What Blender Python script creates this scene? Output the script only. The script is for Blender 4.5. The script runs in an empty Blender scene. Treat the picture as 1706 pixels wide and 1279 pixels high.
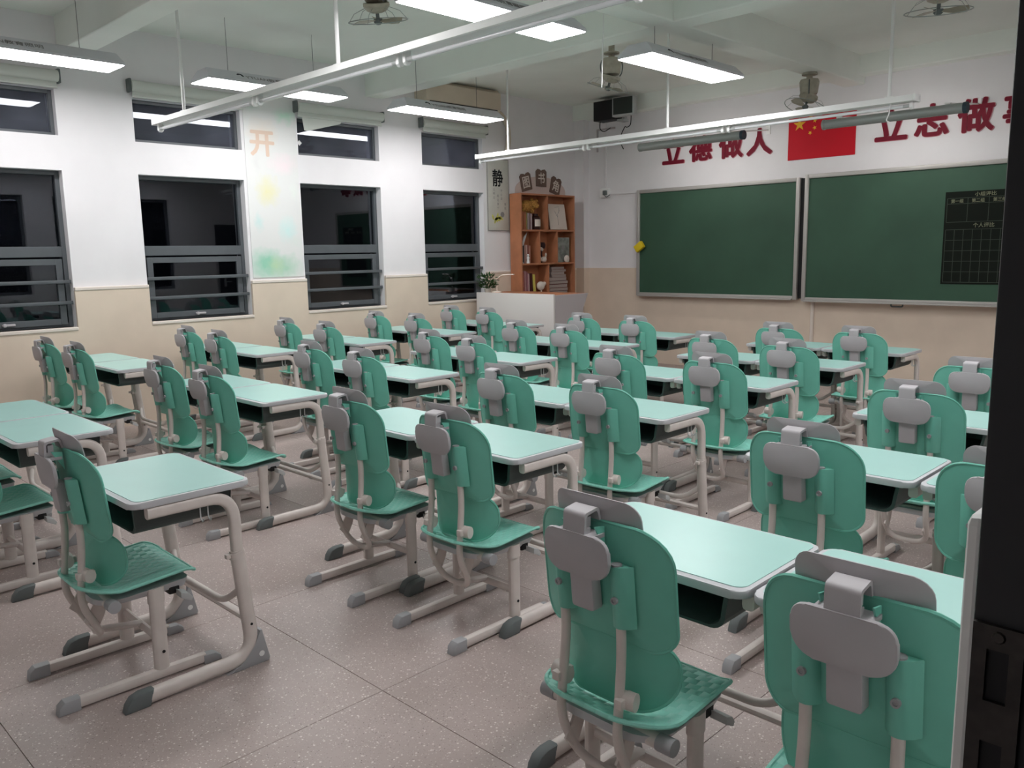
import bpy, bmesh, math, random
from mathutils import Vector, Matrix
random.seed(7)
S = bpy.context.scene
COL = S.collection
PI = math.pi

# ------------------------------------------------------------------ camera
cam_data = bpy.data.cameras.new('camera')
cam = bpy.data.objects.new('camera', cam_data)
COL.objects.link(cam)
S.camera = cam
cam_data.sensor_fit = 'HORIZONTAL'
cam_data.sensor_width = 36.0
cam_data.lens = 36.0 * 1379.3 / 1706.0
cam_data.clip_start = 0.02
_y, _p, _r = math.radians(44.612), math.radians(8.972), math.radians(1.024)
_fw = Vector((-math.sin(_y) * math.cos(_p), math.cos(_y) * math.cos(_p), -math.sin(_p)))
_rt = Vector((math.cos(_y), math.sin(_y), 0))
_dn = _fw.cross(_rt)
_r2 = _rt * math.cos(_r) + _dn * math.sin(_r)
_d2 = -_rt * math.sin(_r) + _dn * math.cos(_r)
_m = Matrix((_r2, -_d2, -_fw)).transposed().to_4x4()
_m.translation = Vector((0, 0, 1.5))
cam.matrix_world = _m

# ------------------------------------------------------------------ world, exposure
W = bpy.data.worlds.new('night')
S.world = W
W.use_nodes = True
W.node_tree.nodes['Background'].inputs[0].default_value = (0.10, 0.12, 0.18, 1)
W.node_tree.nodes['Background'].inputs[1].default_value = 0.012
S.view_settings.view_transform = 'Standard'
S.view_settings.look = 'None'
S.view_settings.gamma = 1.0
S.view_settings.use_curve_mapping = False
S.view_settings.exposure = 0.0
PANEL_STRENGTH = 21.5
S.cycles.max_bounces = 14
S.cycles.diffuse_bounces = 10

# ------------------------------------------------------------------ materials
def lin(c):
    c = c / 255.0
    return c / 12.92 if c <= 0.04045 else ((c + 0.055) / 1.055) ** 2.4

def rgb(r, g, b):
    return (lin(r), lin(g), lin(b), 1.0)

def mat(name, color, rough=0.5, spec=0.4, metal=0.0, noise=0.0, nscale=30.0, bump=0.0, bscale=200.0):
    m = bpy.data.materials.new(name)
    m.use_nodes = True
    nt = m.node_tree
    b = nt.nodes['Principled BSDF']
    b.inputs['Base Color'].default_value = color
    b.inputs['Roughness'].default_value = rough
    b.inputs['Metallic'].default_value = metal
    b.inputs['Specular IOR Level'].default_value = spec
    if noise > 0 or bump > 0:
        tc = nt.nodes.new('ShaderNodeTexCoord')
    if noise > 0:
        n = nt.nodes.new('ShaderNodeTexNoise')
        n.inputs['Scale'].default_value = nscale
        n.inputs['Detail'].default_value = 4
        nt.links.new(tc.outputs['Object'], n.inputs['Vector'])
        r = nt.nodes.new('ShaderNodeValToRGB')
        c0 = [max(0, v * (1 - noise)) for v in color[:3]] + [1]
        c1 = [min(1, v * (1 + noise)) for v in color[:3]] + [1]
        r.color_ramp.elements[0].position = 0.35
        r.color_ramp.elements[1].position = 0.65
        r.color_ramp.elements[0].color = c0
        r.color_ramp.elements[1].color = c1
        nt.links.new(n.outputs['Fac'], r.inputs['Fac'])
        nt.links.new(r.outputs['Color'], b.inputs['Base Color'])
    if bump > 0:
        n2 = nt.nodes.new('ShaderNodeTexNoise')
        n2.inputs['Scale'].default_value = bscale
        nt.links.new(tc.outputs['Object'], n2.inputs['Vector'])
        bp = nt.nodes.new('ShaderNodeBump')
        bp.inputs['Strength'].default_value = bump
        bp.inputs['Distance'].default_value = 0.002
        nt.links.new(n2.outputs['Fac'], bp.inputs['Height'])
        nt.links.new(bp.outputs['Normal'], b.inputs['Normal'])
    return m

def emit(name, color, strength):
    m = bpy.data.materials.new(name)
    m.use_nodes = True
    nt = m.node_tree
    nt.nodes.clear()
    o = nt.nodes.new('ShaderNodeOutputMaterial')
    e = nt.nodes.new('ShaderNodeEmission')
    e.inputs[0].default_value = color
    e.inputs[1].default_value = strength
    nt.links.new(e.outputs[0], o.inputs[0])
    return m

M = {}
M['wall'] = mat('white_wall_paint', (0.75, 0.73, 0.745, 1), 0.75, 0.2, noise=0.02, nscale=3, bump=0.05)
M['beige'] = mat('beige_wainscot_paint', (0.69, 0.575, 0.47, 1), 0.45, 0.35, noise=0.03, nscale=4, bump=0.05)
M['cap'] = mat('pale_wainscot_cap', (0.72, 0.64, 0.58, 1), 0.45, 0.35)
M['ceil'] = mat('ceiling_paint', (0.79, 0.82, 0.775, 1), 0.8, 0.15, noise=0.03, nscale=1.5)
M['frame'] = mat('dark_grey_aluminium', rgb(84, 88, 92), 0.4, 0.5, noise=0.06, nscale=8)
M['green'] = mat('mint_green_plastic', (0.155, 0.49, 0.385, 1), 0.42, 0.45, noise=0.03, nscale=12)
M['desk'] = mat('mint_desk_laminate', (0.365, 0.60, 0.555, 1), 0.30, 0.5, noise=0.02, nscale=6)
M['rim'] = mat('pale_grey_desk_rim', (0.50, 0.50, 0.52, 1), 0.45, 0.4)
M['steel'] = mat('warm_grey_powder_coat', (0.63, 0.565, 0.53, 1), 0.42, 0.4, noise=0.04, nscale=15)
M['pad'] = mat('grey_plastic_pad', (0.43, 0.41, 0.425, 1), 0.5, 0.35, noise=0.03, nscale=10)
M['cap_grey'] = mat('grey_rubber_cap', (0.34, 0.34, 0.35, 1), 0.6, 0.3)
M['dark_cap'] = mat('dark_green_grey_cap', (0.13, 0.145, 0.145, 1), 0.6, 0.3)
M['tray'] = mat('dark_grey_tray_plastic', (0.062, 0.078, 0.076, 1), 0.5, 0.35)
M['black'] = mat('black_plastic', (0.012, 0.012, 0.013, 1), 0.5, 0.3)
M['white'] = mat('white_enamel', (0.78, 0.78, 0.77, 1), 0.4, 0.4)
M['lamp_body'] = mat('lamp_housing_grey_white', (0.62, 0.62, 0.66, 1), 0.5, 0.3)
M['panel'] = emit('led_panel_light', (0.99, 0.98, 0.99, 1), PANEL_STRENGTH)
M['boardlight'] = emit('board_lamp_light', (1.0, 0.97, 0.94, 1), 34.0)
M['fantan'] = mat('aged_cream_fan_enamel', (0.40, 0.37, 0.30, 1), 0.45, 0.4, noise=0.1, nscale=20)
M['ac'] = mat('aged_cream_plastic', (0.58, 0.50, 0.40, 1), 0.5, 0.3, noise=0.05, nscale=4)
M['blind'] = mat('pale_blind_fabric', (0.60, 0.62, 0.58, 1), 0.8, 0.1)
M['red'] = mat('red_lettering', (0.17, 0.007, 0.022, 1), 0.6, 0.2)
M['flagred'] = mat('flag_red', (0.52, 0.008, 0.02, 1), 0.6, 0.2)
M['star'] = mat('flag_yellow', (0.80, 0.45, 0.04, 1), 0.6, 0.2)
M['pinkedge'] = mat('pink_letter_edge', (0.6, 0.25, 0.28, 1), 0.5, 0.3)
M['board'] = mat('green_chalkboard', (0.034, 0.086, 0.053, 1), 0.5, 0.35, noise=0.10, nscale=1.8)
M['alu'] = mat('brushed_aluminium', (0.42, 0.40, 0.38, 1), 0.4, 0.5, metal=0.2)
M['sheet'] = mat('black_magnetic_sheet', (0.010, 0.013, 0.010, 1), 0.7, 0.1)
M['line'] = mat('faded_chalk_lines', (0.06, 0.075, 0.06, 1), 0.7, 0.1)
M['sheettext'] = mat('faded_cream_print', (0.22, 0.23, 0.15, 1), 0.7, 0.2)
M['sponge'] = mat('yellow_sponge', (0.75, 0.55, 0.03, 1), 0.9, 0.1, bump=0.6, bscale=80)
M['tubegrey'] = mat('grey_green_lamp_tube', (0.33, 0.36, 0.345, 1), 0.35, 0.5, metal=0.2)
M['navy'] = mat('dark_blue_end_cap', (0.03, 0.055, 0.075, 1), 0.5, 0.4)
M['glasstube'] = mat('unlit_fluorescent_glass', (0.74, 0.74, 0.76, 1), 0.12, 0.6)
M['wood'] = mat('orange_brown_laminate', (0.42, 0.17, 0.085, 1), 0.5, 0.35, noise=0.12, nscale=5)
M['podium'] = mat('pale_grey_podium_steel', (0.60, 0.56, 0.54, 1), 0.4, 0.4)
M['podiumdk'] = mat('grey_podium_side', (0.46, 0.42, 0.43, 1), 0.4, 0.4)
M['leaf'] = mat('dark_green_leaf', (0.02, 0.06, 0.015, 1), 0.5, 0.3, noise=0.3, nscale=20)
M['pot'] = mat('pale_pot', (0.5, 0.5, 0.45, 1), 0.5)
M['doorframe'] = mat('dark_charcoal_door_metal', (0.020, 0.020, 0.023, 1), 0.5, 0.35, noise=0.08, nscale=10)
M['strike'] = mat('tarnished_strike_plate', (0.040, 0.034, 0.031, 1), 0.42, 0.5, metal=0.5, noise=0.25, nscale=60)
M['grille'] = mat('dark_speaker_cloth', (0.045, 0.052, 0.048, 1), 0.8, 0.1, bump=0.4, bscale=300)
M['silver'] = mat('silver_grey_trim', (0.45, 0.46, 0.46, 1), 0.4, 0.4)
M['bark'] = mat('brown_plaque', (0.16, 0.105, 0.085, 1), 0.7, 0.2)
M['peach'] = mat('pale_peach_card', (0.62, 0.50, 0.46, 1), 0.7, 0.2)
M['ivory'] = mat('ivory_print', (0.66, 0.58, 0.52, 1), 0.7, 0.2)
M['pages'] = mat('yellowed_pages', (0.36, 0.30, 0.28, 1), 0.8, 0.1)
M['ink'] = mat('black_ink', (0.02, 0.02, 0.022, 1), 0.7, 0.1)
M['inkgrey'] = mat('grey_ink', (0.24, 0.23, 0.23, 1), 0.7, 0.1)
M['scroll'] = mat('pale_scroll_board', (0.52, 0.51, 0.46, 1), 0.6, 0.2, noise=0.05, nscale=6)
M['lamppink'] = mat('cream_desk_lamp', (0.90, 0.80, 0.72, 1), 0.4, 0.4)
M['joint'] = mat('floor_joint_strip', (0.20, 0.17, 0.155, 1), 0.7, 0.2)

def glass_mat(dust=0.0):
    m = bpy.data.materials.new('dusty_window_glass' if dust else 'dark_window_glass')
    m.use_nodes = True
    nt = m.node_tree
    nt.nodes.clear()
    o = nt.nodes.new('ShaderNodeOutputMaterial')
    mx = nt.nodes.new('ShaderNodeMixShader')
    t = nt.nodes.new('ShaderNodeBsdfTransparent')
    t.inputs[0].default_value = (0.75, 0.78, 0.8, 1)
    g = nt.nodes.new('ShaderNodeBsdfGlossy')
    g.inputs['Roughness'].default_value = 0.015
    g.inputs['Color'].default_value = (0.9, 0.92, 1.0, 1)
    f = nt.nodes.new('ShaderNodeFresnel')
    f.inputs[0].default_value = 1.5
    nt.links.new(f.outputs[0], mx.inputs[0])
    nt.links.new(t.outputs[0], mx.inputs[1])
    nt.links.new(g.outputs[0], mx.inputs[2])
    if dust:
        df = nt.nodes.new('ShaderNodeBsdfDiffuse')
        df.inputs[0].default_value = (0.50, 0.52, 0.66, 1)
        m2 = nt.nodes.new('ShaderNodeMixShader')
        no = nt.nodes.new('ShaderNodeTexNoise')
        no.inputs['Scale'].default_value = 3.0
        tc = nt.nodes.new('ShaderNodeTexCoord')
        nt.links.new(tc.outputs['Object'], no.inputs['Vector'])
        ml = nt.nodes.new('ShaderNodeMath')
        ml.operation = 'MULTIPLY'
        nt.links.new(no.outputs['Fac'], ml.inputs[0])
        ml.inputs[1].default_value = dust
        nt.links.new(ml.outputs[0], m2.inputs[0])
        nt.links.new(mx.outputs[0], m2.inputs[1])
        nt.links.new(df.outputs[0], m2.inputs[2])
        nt.links.new(m2.outputs[0], o.inputs[0])
    else:
        nt.links.new(mx.outputs[0], o.inputs[0])
    return m
M['glass'] = glass_mat()
M['dusty'] = glass_mat(0.15)

def terrazzo():
    m = bpy.data.materials.new('grey_pink_terrazzo')
    m.use_nodes = True
    nt = m.node_tree
    b = nt.nodes['Principled BSDF']
    tc = nt.nodes.new('ShaderNodeNewGeometry')
    def tex(kind, scale):
        n = nt.nodes.new(kind)
        n.inputs['Scale'].default_value = scale
        nt.links.new(tc.outputs['Position'], n.inputs['Vector'])
        return n
    big = tex('ShaderNodeTexNoise', 2.2)
    big.inputs['Detail'].default_value = 6
    r0 = nt.nodes.new('ShaderNodeValToRGB')
    r0.color_ramp.elements[0].position = 0.3
    r0.color_ramp.elements[1].position = 0.7
    r0.color_ramp.elements[0].color = (0.335, 0.270, 0.250, 1)
    r0.color_ramp.elements[1].color = (0.425, 0.350, 0.330, 1)
    nt.links.new(big.outputs['Fac'], r0.inputs['Fac'])
    last = r0.outputs['Color']
    # chips: pale, grey and dark
    for scale, lo, colr in ((95, 0.165, (0.60, 0.53, 0.50, 1)), (140, 0.17, (0.29, 0.23, 0.21, 1)), (70, 0.10, (0.12, 0.09, 0.085, 1)), (48, 0.13, (0.72, 0.66, 0.63, 1))):
        v = tex('ShaderNodeTexVoronoi', scale)
        rr = nt.nodes.new('ShaderNodeValToRGB')
        rr.color_ramp.elements[0].position = lo
        rr.color_ramp.elements[1].position = lo + 0.06
        rr.color_ramp.elements[0].color = (0.8, 0.8, 0.8, 1)
        rr.color_ramp.elements[1].color = (0, 0, 0, 1)
        nt.links.new(v.outputs['Distance'], rr.inputs['Fac'])
        mx = nt.nodes.new('ShaderNodeMix')
        mx.data_type = 'RGBA'
        nt.links.new(rr.outputs['Color'], mx.inputs[0])
        nt.links.new(last, mx.inputs[6])
        mx.inputs[7].default_value = colr
        last = mx.outputs[2]
    nt.links.new(last, b.inputs['Base Color'])
    rn = tex('ShaderNodeTexNoise', 5)
    mr = nt.nodes.new('ShaderNodeMapRange')
    mr.inputs['To Min'].default_value = 0.30
    mr.inputs['To Max'].default_value = 0.50
    nt.links.new(rn.outputs['Fac'], mr.inputs['Value'])
    nt.links.new(mr.outputs['Result'], b.inputs['Roughness'])
    b.inputs['Specular IOR Level'].default_value = 0.4
    return m
M['terrazzo'] = terrazzo()

def seat_mat():
    # mint plastic with a moulded fish-scale relief (bump only)
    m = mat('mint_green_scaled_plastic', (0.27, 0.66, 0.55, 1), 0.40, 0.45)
    nt = m.node_tree
    b = nt.nodes['Principled BSDF']
    tc = nt.nodes.new('ShaderNodeTexCoord')
    sp = nt.nodes.new('ShaderNodeSeparateXYZ')
    nt.links.new(tc.outputs['Object'], sp.inputs[0])
    def mth(op, a, c=None):
        n = nt.nodes.new('ShaderNodeMath')
        n.operation = op
        for i, v in enumerate((a, c)):
            if v is None: continue
            if isinstance(v, (int, float)): n.inputs[i].default_value = v
            else: nt.links.new(v, n.inputs[i])
        return n.outputs[0]
    yy = mth('MULTIPLY', sp.outputs['Y'], 42.0)
    row = mth('FLOOR', yy)
    par = mth('MULTIPLY', mth('MODULO', row, 2.0), 0.5)
    xx = mth('ADD', mth('MULTIPLY', sp.outputs['X'], 26.0), par)
    fx = mth('SUBTRACT', mth('FRACT', mth('ADD', xx, 100.0)), 0.5)
    arc = mth('MULTIPLY', mth('MULTIPLY', fx, fx), 2.6)
    h = mth('FRACT', mth('ADD', mth('SUBTRACT', yy, arc), 100.0))
    bp = nt.nodes.new('ShaderNodeBump')
    bp.inputs['Strength'].default_value = 0.55
    bp.inputs['Distance'].default_value = 0.012
    nt.links.new(h, bp.inputs['Height'])
    nt.links.new(bp.outputs['Normal'], b.inputs['Normal'])
    return m
M['seat'] = seat_mat()

# ------------------------------------------------------------------ mesh helpers
def nb():
    return bmesh.new()

def box(bm, x0, x1, y0, y1, z0, z1, bev=0.0, seg=2):
    r = bmesh.ops.create_cube(bm, size=1.0)
    vs = r['verts']
    for v in vs:
        v.co = Vector(((x0 + x1) / 2 + v.co.x * (x1 - x0), (y0 + y1) / 2 + v.co.y * (y1 - y0), (z0 + z1) / 2 + v.co.z * (z1 - z0)))
    if bev > 0:
        es = list({e for v in vs for e in v.link_edges})
        bmesh.ops.bevel(bm, geom=es, offset=bev, segments=seg, affect='EDGES', profile=0.5)

def xform(bm, start, mtx):
    for v in list(bm.verts)[start:]:
        v.co = mtx @ v.co

def smooth_path(pts, sub=6):
    P = [Vector(p) for p in pts]
    out = []
    n = len(P)
    for i in range(n - 1):
        p0 = P[max(i - 1, 0)]; p1 = P[i]; p2 = P[i + 1]; p3 = P[min(i + 2, n - 1)]
        for k in range(sub):
            t = k / sub
            out.append(0.5 * ((2 * p1) + (p2 - p0) * t + (2 * p0 - 5 * p1 + 4 * p2 - p3) * t * t + (3 * p1 - p0 - 3 * p2 + p3) * t ** 3))
    out.append(P[-1])
    return out

def fillet_path(pts, r, seg=5):
    P = [Vector(p) for p in pts]
    out = [P[0]]
    for i in range(1, len(P) - 1):
        a, b, c = P[i - 1], P[i], P[i + 1]
        rr = min(r, (a - b).length * 0.49, (c - b).length * 0.49)
        s = b + (a - b).normalized() * rr
        e = b + (c - b).normalized() * rr
        for k in range(seg + 1):
            t = k / seg
            out.append(s * (1 - t) ** 2 + b * 2 * t * (1 - t) + e * t * t)
    out.append(P[-1])
    return out

def tube(bm, path, ra, rb=None, n=10, up=None, cap=True, power=2.0):
    """sweep an ellipse (ra along the side axis, rb along the other) over a path"""
    rb = ra if rb is None else rb
    P = [Vector(p) for p in path]
    rings = []
    prev = None
    for i, p in enumerate(P):
        d = (P[min(i + 1, len(P) - 1)] - P[max(i - 1, 0)]).normalized()
        ref = Vector(up) if up is not None else (prev if prev is not None else (Vector((1, 0, 0)) if abs(d.x) < 0.8 else Vector((0, 0, 1))))
        s = (ref - d * ref.dot(d)).normalized()
        prev = s
        t = d.cross(s)
        ring = []
        for k in range(n):
            a = 2 * PI * (k + 0.5) / n
            ca, sa = math.cos(a), math.sin(a)
            if power != 2.0:
                ca = math.copysign(abs(ca) ** (2 / power), ca)
                sa = math.copysign(abs(sa) ** (2 / power), sa)
            ring.append(bm.verts.new(p + s * ca * ra + t * sa * rb))
        rings.append(ring)
    for a, b in zip(rings, rings[1:]):
        for k in range(n):
            bm.faces.new((a[k], a[(k + 1) % n], b[(k + 1) % n], b[k]))
    if cap:
        bm.faces.new(rings[0][::-1])
        bm.faces.new(rings[-1])

def cyl(bm, a, b, r, n=16):
    tube(bm, [a, b], r, r, n)

def lathe(bm, prof, c=(0, 0, 0), n=20):
    """prof: list of (r, z)"""
    rings = []
    for r, z in prof:
        rings.append([bm.verts.new((c[0] + r * math.cos(2 * PI * k / n), c[1] + r * math.sin(2 * PI * k / n), c[2] + z)) for k in range(n)])
    for a, b in zip(rings, rings[1:]):
        for k in range(n):
            bm.faces.new((a[k], a[(k + 1) % n], b[(k + 1) % n], b[k]))
    bm.faces.new(rings[0][::-1])
    bm.faces.new(rings[-1])

def rrect(x0, x1, y0, y1, rs, n=6):
    """rounded rectangle outline, rs = radii (bl, br, tr, tl)"""
    if isinstance(rs, (int, float)): rs = (rs,) * 4
    cs = [((x0 + rs[0], y0 + rs[0]), rs[0], PI), ((x1 - rs[1], y0 + rs[1]), rs[1], 1.5 * PI), ((x1 - rs[2], y1 - rs[2]), rs[2], 0), ((x0 + rs[3], y1 - rs[3]), rs[3], 0.5 * PI)]
    out = []
    for (cx, cy), r, a0 in cs:
        for k in range(n + 1):
            a = a0 + 0.5 * PI * k / n
            out.append((cx + r * math.cos(a), cy + r * math.sin(a)))
    return out

def prism(bm, outline, f0, f1, bev=0.0):
    """solid between two mapped copies of an outline; f(u, v) -> point"""
    a = [bm.verts.new(f0(u, v)) for u, v in outline]
    b = [bm.verts.new(f1(u, v)) for u, v in outline]
    n = len(a)
    fs = [bm.faces.new(a[::-1]), bm.faces.new(b)]
    for k in range(n):
        fs.append(bm.faces.new((a[k], a[(k + 1) % n], b[(k + 1) % n], b[k])))
    if bev > 0:
        es = list(fs[0].edges) + list(fs[1].edges)
        bmesh.ops.bevel(bm, geom=es, offset=bev, segments=2, affect='EDGES', profile=0.5)

def shell(bm, outline, fn, off, rings=6, edge=0.35):
    """curved sheet: outline (u, v) shrunk in rings about its centre, fn(u, v) -> point, off = thickness vector"""
    off = Vector(off)
    cu = sum(p[0] for p in outline) / len(outline)
    cv = sum(p[1] for p in outline) / len(outline)
    sides = []
    for side in (0, 1):
        rs = []
        for k in range(rings, 0, -1):
            s = k / rings
            ring = []
            for (u, v) in outline:
                q = Vector(fn(cu + (u - cu) * s, cv + (v - cv) * s)) + off * side
                if k == rings:
                    q = q - off * (side - 0.5) * 0.5
                ring.append(bm.verts.new(q))
            rs.append(ring)
        c = bm.verts.new(Vector(fn(cu, cv)) + off * side)
        n = len(outline)
        for a, b in zip(rs, rs[1:]):
            for k in range(n):
                q = (a[k], a[(k + 1) % n], b[(k + 1) % n], b[k])
                bm.faces.new(q if side else q[::-1])
        for k in range(n):
            q = (rs[-1][k], rs[-1][(k + 1) % n], c)
            bm.faces.new(q if side else q[::-1])
        sides.append(rs[0])
    a, b = sides
    n = len(a)
    for k in range(n):
        bm.faces.new((a[k], a[(k + 1) % n], b[(k + 1) % n], b[k]))

def roll(bm, pts, r, n=6):
    """closed rolled edge round a moulded shell"""
    rings = []
    N = len(pts)
    c = sum(pts, Vector()) / N
    for i, p in enumerate(pts):
        d = (pts[(i + 1) % N] - pts[i - 1]).normalized()
        s_ = (p - c); s_ = (s_ - d * s_.dot(d)).normalized()
        t_ = d.cross(s_)
        rings.append([bm.verts.new(p + s_ * r * math.cos(2 * PI * k / n) + t_ * r * math.sin(2 * PI * k / n)) for k in range(n)])
    for i in range(N):
        a, b = rings[i], rings[(i + 1) % N]
        for k in range(n):
            bm.faces.new((a[k], a[(k + 1) % n], b[(k + 1) % n], b[k]))

def sphere(bm, c, r, sx=1, sy=1, sz=1, u=14, v=9):
    res = bmesh.ops.create_uvsphere(bm, u_segments=u, v_segments=v, radius=r)
    for w in res['verts']:
        w.co = Vector((c[0] + w.co.x * sx, c[1] + w.co.y * sy, c[2] + w.co.z * sz))

def mesh_of(name, bm, m, smooth=True):
    bmesh.ops.recalc_face_normals(bm, faces=bm.faces)
    me = bpy.data.meshes.new(name)
    bm.to_mesh(me)
    bm.free()
    me.materials.append(M[m] if isinstance(m, str) else m)
    if smooth:
        for p in me.polygons: p.use_smooth = True
        me.set_sharp_from_angle(angle=math.radians(38))
    return me

def obj(name, bm, m, parent=None, loc=None, smooth=True):
    o = bpy.data.objects.new(name, mesh_of(name, bm, m, smooth))
    COL.objects.link(o)
    if parent: o.parent = parent
    if loc is not None: o.location = loc
    return o

def tag(o, label, cat, group=None):
    o['label'] = label
    o['category'] = cat
    if group: o['group'] = group
    return o

def thing(name, label, cat, loc=(0, 0, 0), rz=0.0, group=None):
    o = bpy.data.objects.new(name, None)
    o.empty_display_size = 0.1
    COL.objects.link(o)
    o.location = loc
    o.rotation_euler = (0, 0, rz)
    return tag(o, label, cat, group)

def struct(name, bm, m, parent=None, smooth=False):
    o = obj(name, bm, m, parent, smooth=smooth)
    if parent is None: o['kind'] = 'structure'
    return o

def sempty(name, loc=(0, 0, 0)):
    o = bpy.data.objects.new(name, None)
    o.empty_display_size = 0.1
    COL.objects.link(o)
    o.location = loc
    o['kind'] = 'structure'
    return o

def share(name, me, parent, loc=(0, 0, 0), rot=(0, 0, 0)):
    o = bpy.data.objects.new(name, me)
    COL.objects.link(o)
    o.parent = parent
    o.location = loc
    o.rotation_euler = rot
    return o

KIDS = {}
def children(o):
    return list(o.children)

def dup(root, loc, rz=0.0, label=None, group=None):
    r = root.copy()
    COL.objects.link(r)
    r.location = loc
    r.rotation_euler = (0, 0, rz)
    if label: r['label'] = label
    if group: r['group'] = group
    for ch in children(root):
        c = ch.copy()
        COL.objects.link(c)
        c.parent = r
        for g in children(ch):
            d = g.copy()
            COL.objects.link(d)
            d.parent = c
    return r

def text_mesh(name, s, m, bold=0.0, depth=0.004):
    """text as a mesh fitted to a unit box: x 0..1, y 0..1, extruded along +z"""
    cu = bpy.data.curves.new(name, 'FONT')
    cu.body = s
    cu.size = 1.0
    cu.resolution_u = 3
    cu.fill_mode = 'BOTH'
    cu.extrude = 0.01
    ob = bpy.data.objects.new(name + '_tmp', cu)
    COL.objects.link(ob)
    dg = bpy.context.evaluated_depsgraph_get()
    me = bpy.data.meshes.new_from_object(ob.evaluated_get(dg))
    COL.objects.unlink(ob)
    bpy.data.objects.remove(ob)
    bpy.data.curves.remove(cu)
    if bold > 0:
        bb = bmesh.new()
        for k in range(9):
            n0 = len(bb.verts)
            bb.from_mesh(me)
            if k < 8:
                for v in list(bb.verts)[n0:]:
                    v.co += Vector((bold * math.cos(k * PI / 4), bold * math.sin(k * PI / 4), 0.00004 * k))
        bb.to_mesh(me)
        bb.free()
    xs = [v.co.x for v in me.vertices]; ys = [v.co.y for v in me.vertices]
    if not xs: return me
    x0, x1, y0, y1 = min(xs), max(xs), min(ys), max(ys)
    for v in me.vertices:
        v.co = Vector(((v.co.x - x0) / (x1 - x0), (v.co.y - y0) / (y1 - y0), (v.co.z / 0.01 + 1) / 2 * depth))
    me.materials.clear()
    me.materials.append(M[m] if isinstance(m, str) else m)
    me.name = name
    return me

def place_text(name, s, m, origin, ux, uy, w, h, parent=None, bold=0.0, depth=0.004):
    me = text_mesh(name, s, m, bold, depth)
    ux = Vector(ux).normalized(); uy = Vector(uy).normalized(); uz = ux.cross(uy)
    o3 = Vector(origin)
    for v in me.vertices:
        v.co = o3 + ux * v.co.x * w + uy * v.co.y * h + uz * v.co.z
    o = bpy.data.objects.new(name, me)
    COL.objects.link(o)
    if parent: o.parent = parent
    return o

# ------------------------------------------------------------------ room
XL, YF, YB, ZC, ZB = -7.75, 9.30, -1.30, 3.50, 3.22     # left wall, front wall, rear wall, ceiling, beam undersides
XR = -0.13
WS = 1.275                                              # wainscot top
WINS = [(1.46, 2.48), (3.115, 4.14), (4.77, 5.80), (6.42, 7.40)]
LO = (0.935, 2.26)
UP = (2.545, 2.92)

# floor: base slab and one object per terrazzo slab
bm = nb(); box(bm, XL - 0.3, 0.6, YB - 0.3, YF + 0.3, -0.20, -0.0025)
floor = struct('floor', bm, 'joint')
P = 0.985
tm = {}
def tile_mesh(w, d):
    key = (round(w, 3), round(d, 3))
    if key not in tm:
        b = nb(); box(b, 0, w, 0, d, -0.02, 0.0, 0.0008, 1)
        tm[key] = mesh_of('tile', b, 'terrazzo', False)
    return tm[key]
xs = [-2.225 + P * k for k in range(-6, 3)]
ys = [1.585 + P * k for k in range(-3, 9)]
xs = [XL - 0.02] + [x for x in xs if XL + 0.05 < x < 0.45] + [0.5]
ys = [YB - 0.02] + [y for y in ys if YB + 0.05 < y < YF - 0.05] + [YF + 0.02]
for xa, xb in zip(xs, xs[1:]):
    for ya, yb in zip(ys, ys[1:]):
        g = 0.0011
        share('tile', tile_mesh(xb - xa - 2 * g, yb - ya - 2 * g), floor, (xa + g, ya + g, 0))

# ceiling and its beams
bm = nb(); box(bm, XL - 0.3, 0.6, YB - 0.3, YF + 0.3, ZC, ZC + 0.15)
ceiling = struct('ceiling', bm, 'ceil')
bm = nb(); box(bm, XL, 0.2, 2.53, 2.76, ZB, ZC + 0.01, 0.012)
struct('beam', bm, 'ceil', ceiling)
bm = nb(); box(bm, XL, 0.2, 5.64, 5.88, ZB, ZC + 0.01, 0.012)
struct('beam', bm, 'ceil', ceiling)
bm = nb(); box(bm, -4.0, -3.77, YB, YF, ZB + 0.001, ZC + 0.01, 0.012)
struct('beam', bm, 'ceil', ceiling)
bm = nb(); box(bm, XL, 0.2, 9.14, YF + 0.01, ZB + 0.08, ZC + 0.01, 0.012)
struct('beam', bm, 'ceil', ceiling)
bm = nb(); box(bm, -2.40, -2.16, 7.09, 7.10 + 0.012, ZC - 0.008, ZC + 0.01); box(bm, -2.16, -2.10, 7.06, 7.12, ZC - 0.03, ZC + 0.01, 0.006)
struct('junction_clip', bm, 'dark_cap', ceiling)

# left wall with window openings
bm = nb()
yy = [YB - 0.2] + [v for w in WINS for v in w] + [YF + 0.2]
zz = [0 - 0.15, LO[0], LO[1], UP[0], UP[1], ZC + 0.1]
for i, (a, b_) in enumerate(zip(yy, yy[1:])):
    if i % 2 == 0:
        box(bm, XL - 0.24, XL, a, b_, zz[0], zz[-1])
    else:
        box(bm, XL - 0.24, XL, a, b_, zz[0], zz[1])
        box(bm, XL - 0.24, XL, a, b_, zz[2], zz[3])
        box(bm, XL - 0.24, XL, a, b_, zz[4], zz[5])
wall_left = struct('wall_left', bm, 'wall')
TH = 0.03
bm = nb()
for i, (a, b_) in enumerate(zip(yy, yy[1:])):
    if i % 2 == 0: box(bm, XL - 0.001, XL + TH, max(a, YB), min(b_, YF), 0, WS - 0.03)
    else: box(bm, XL - 0.001, XL + TH, a, b_, 0, LO[0] - 0.028)
struct('wainscot', bm, 'beige', wall_left)
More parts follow.
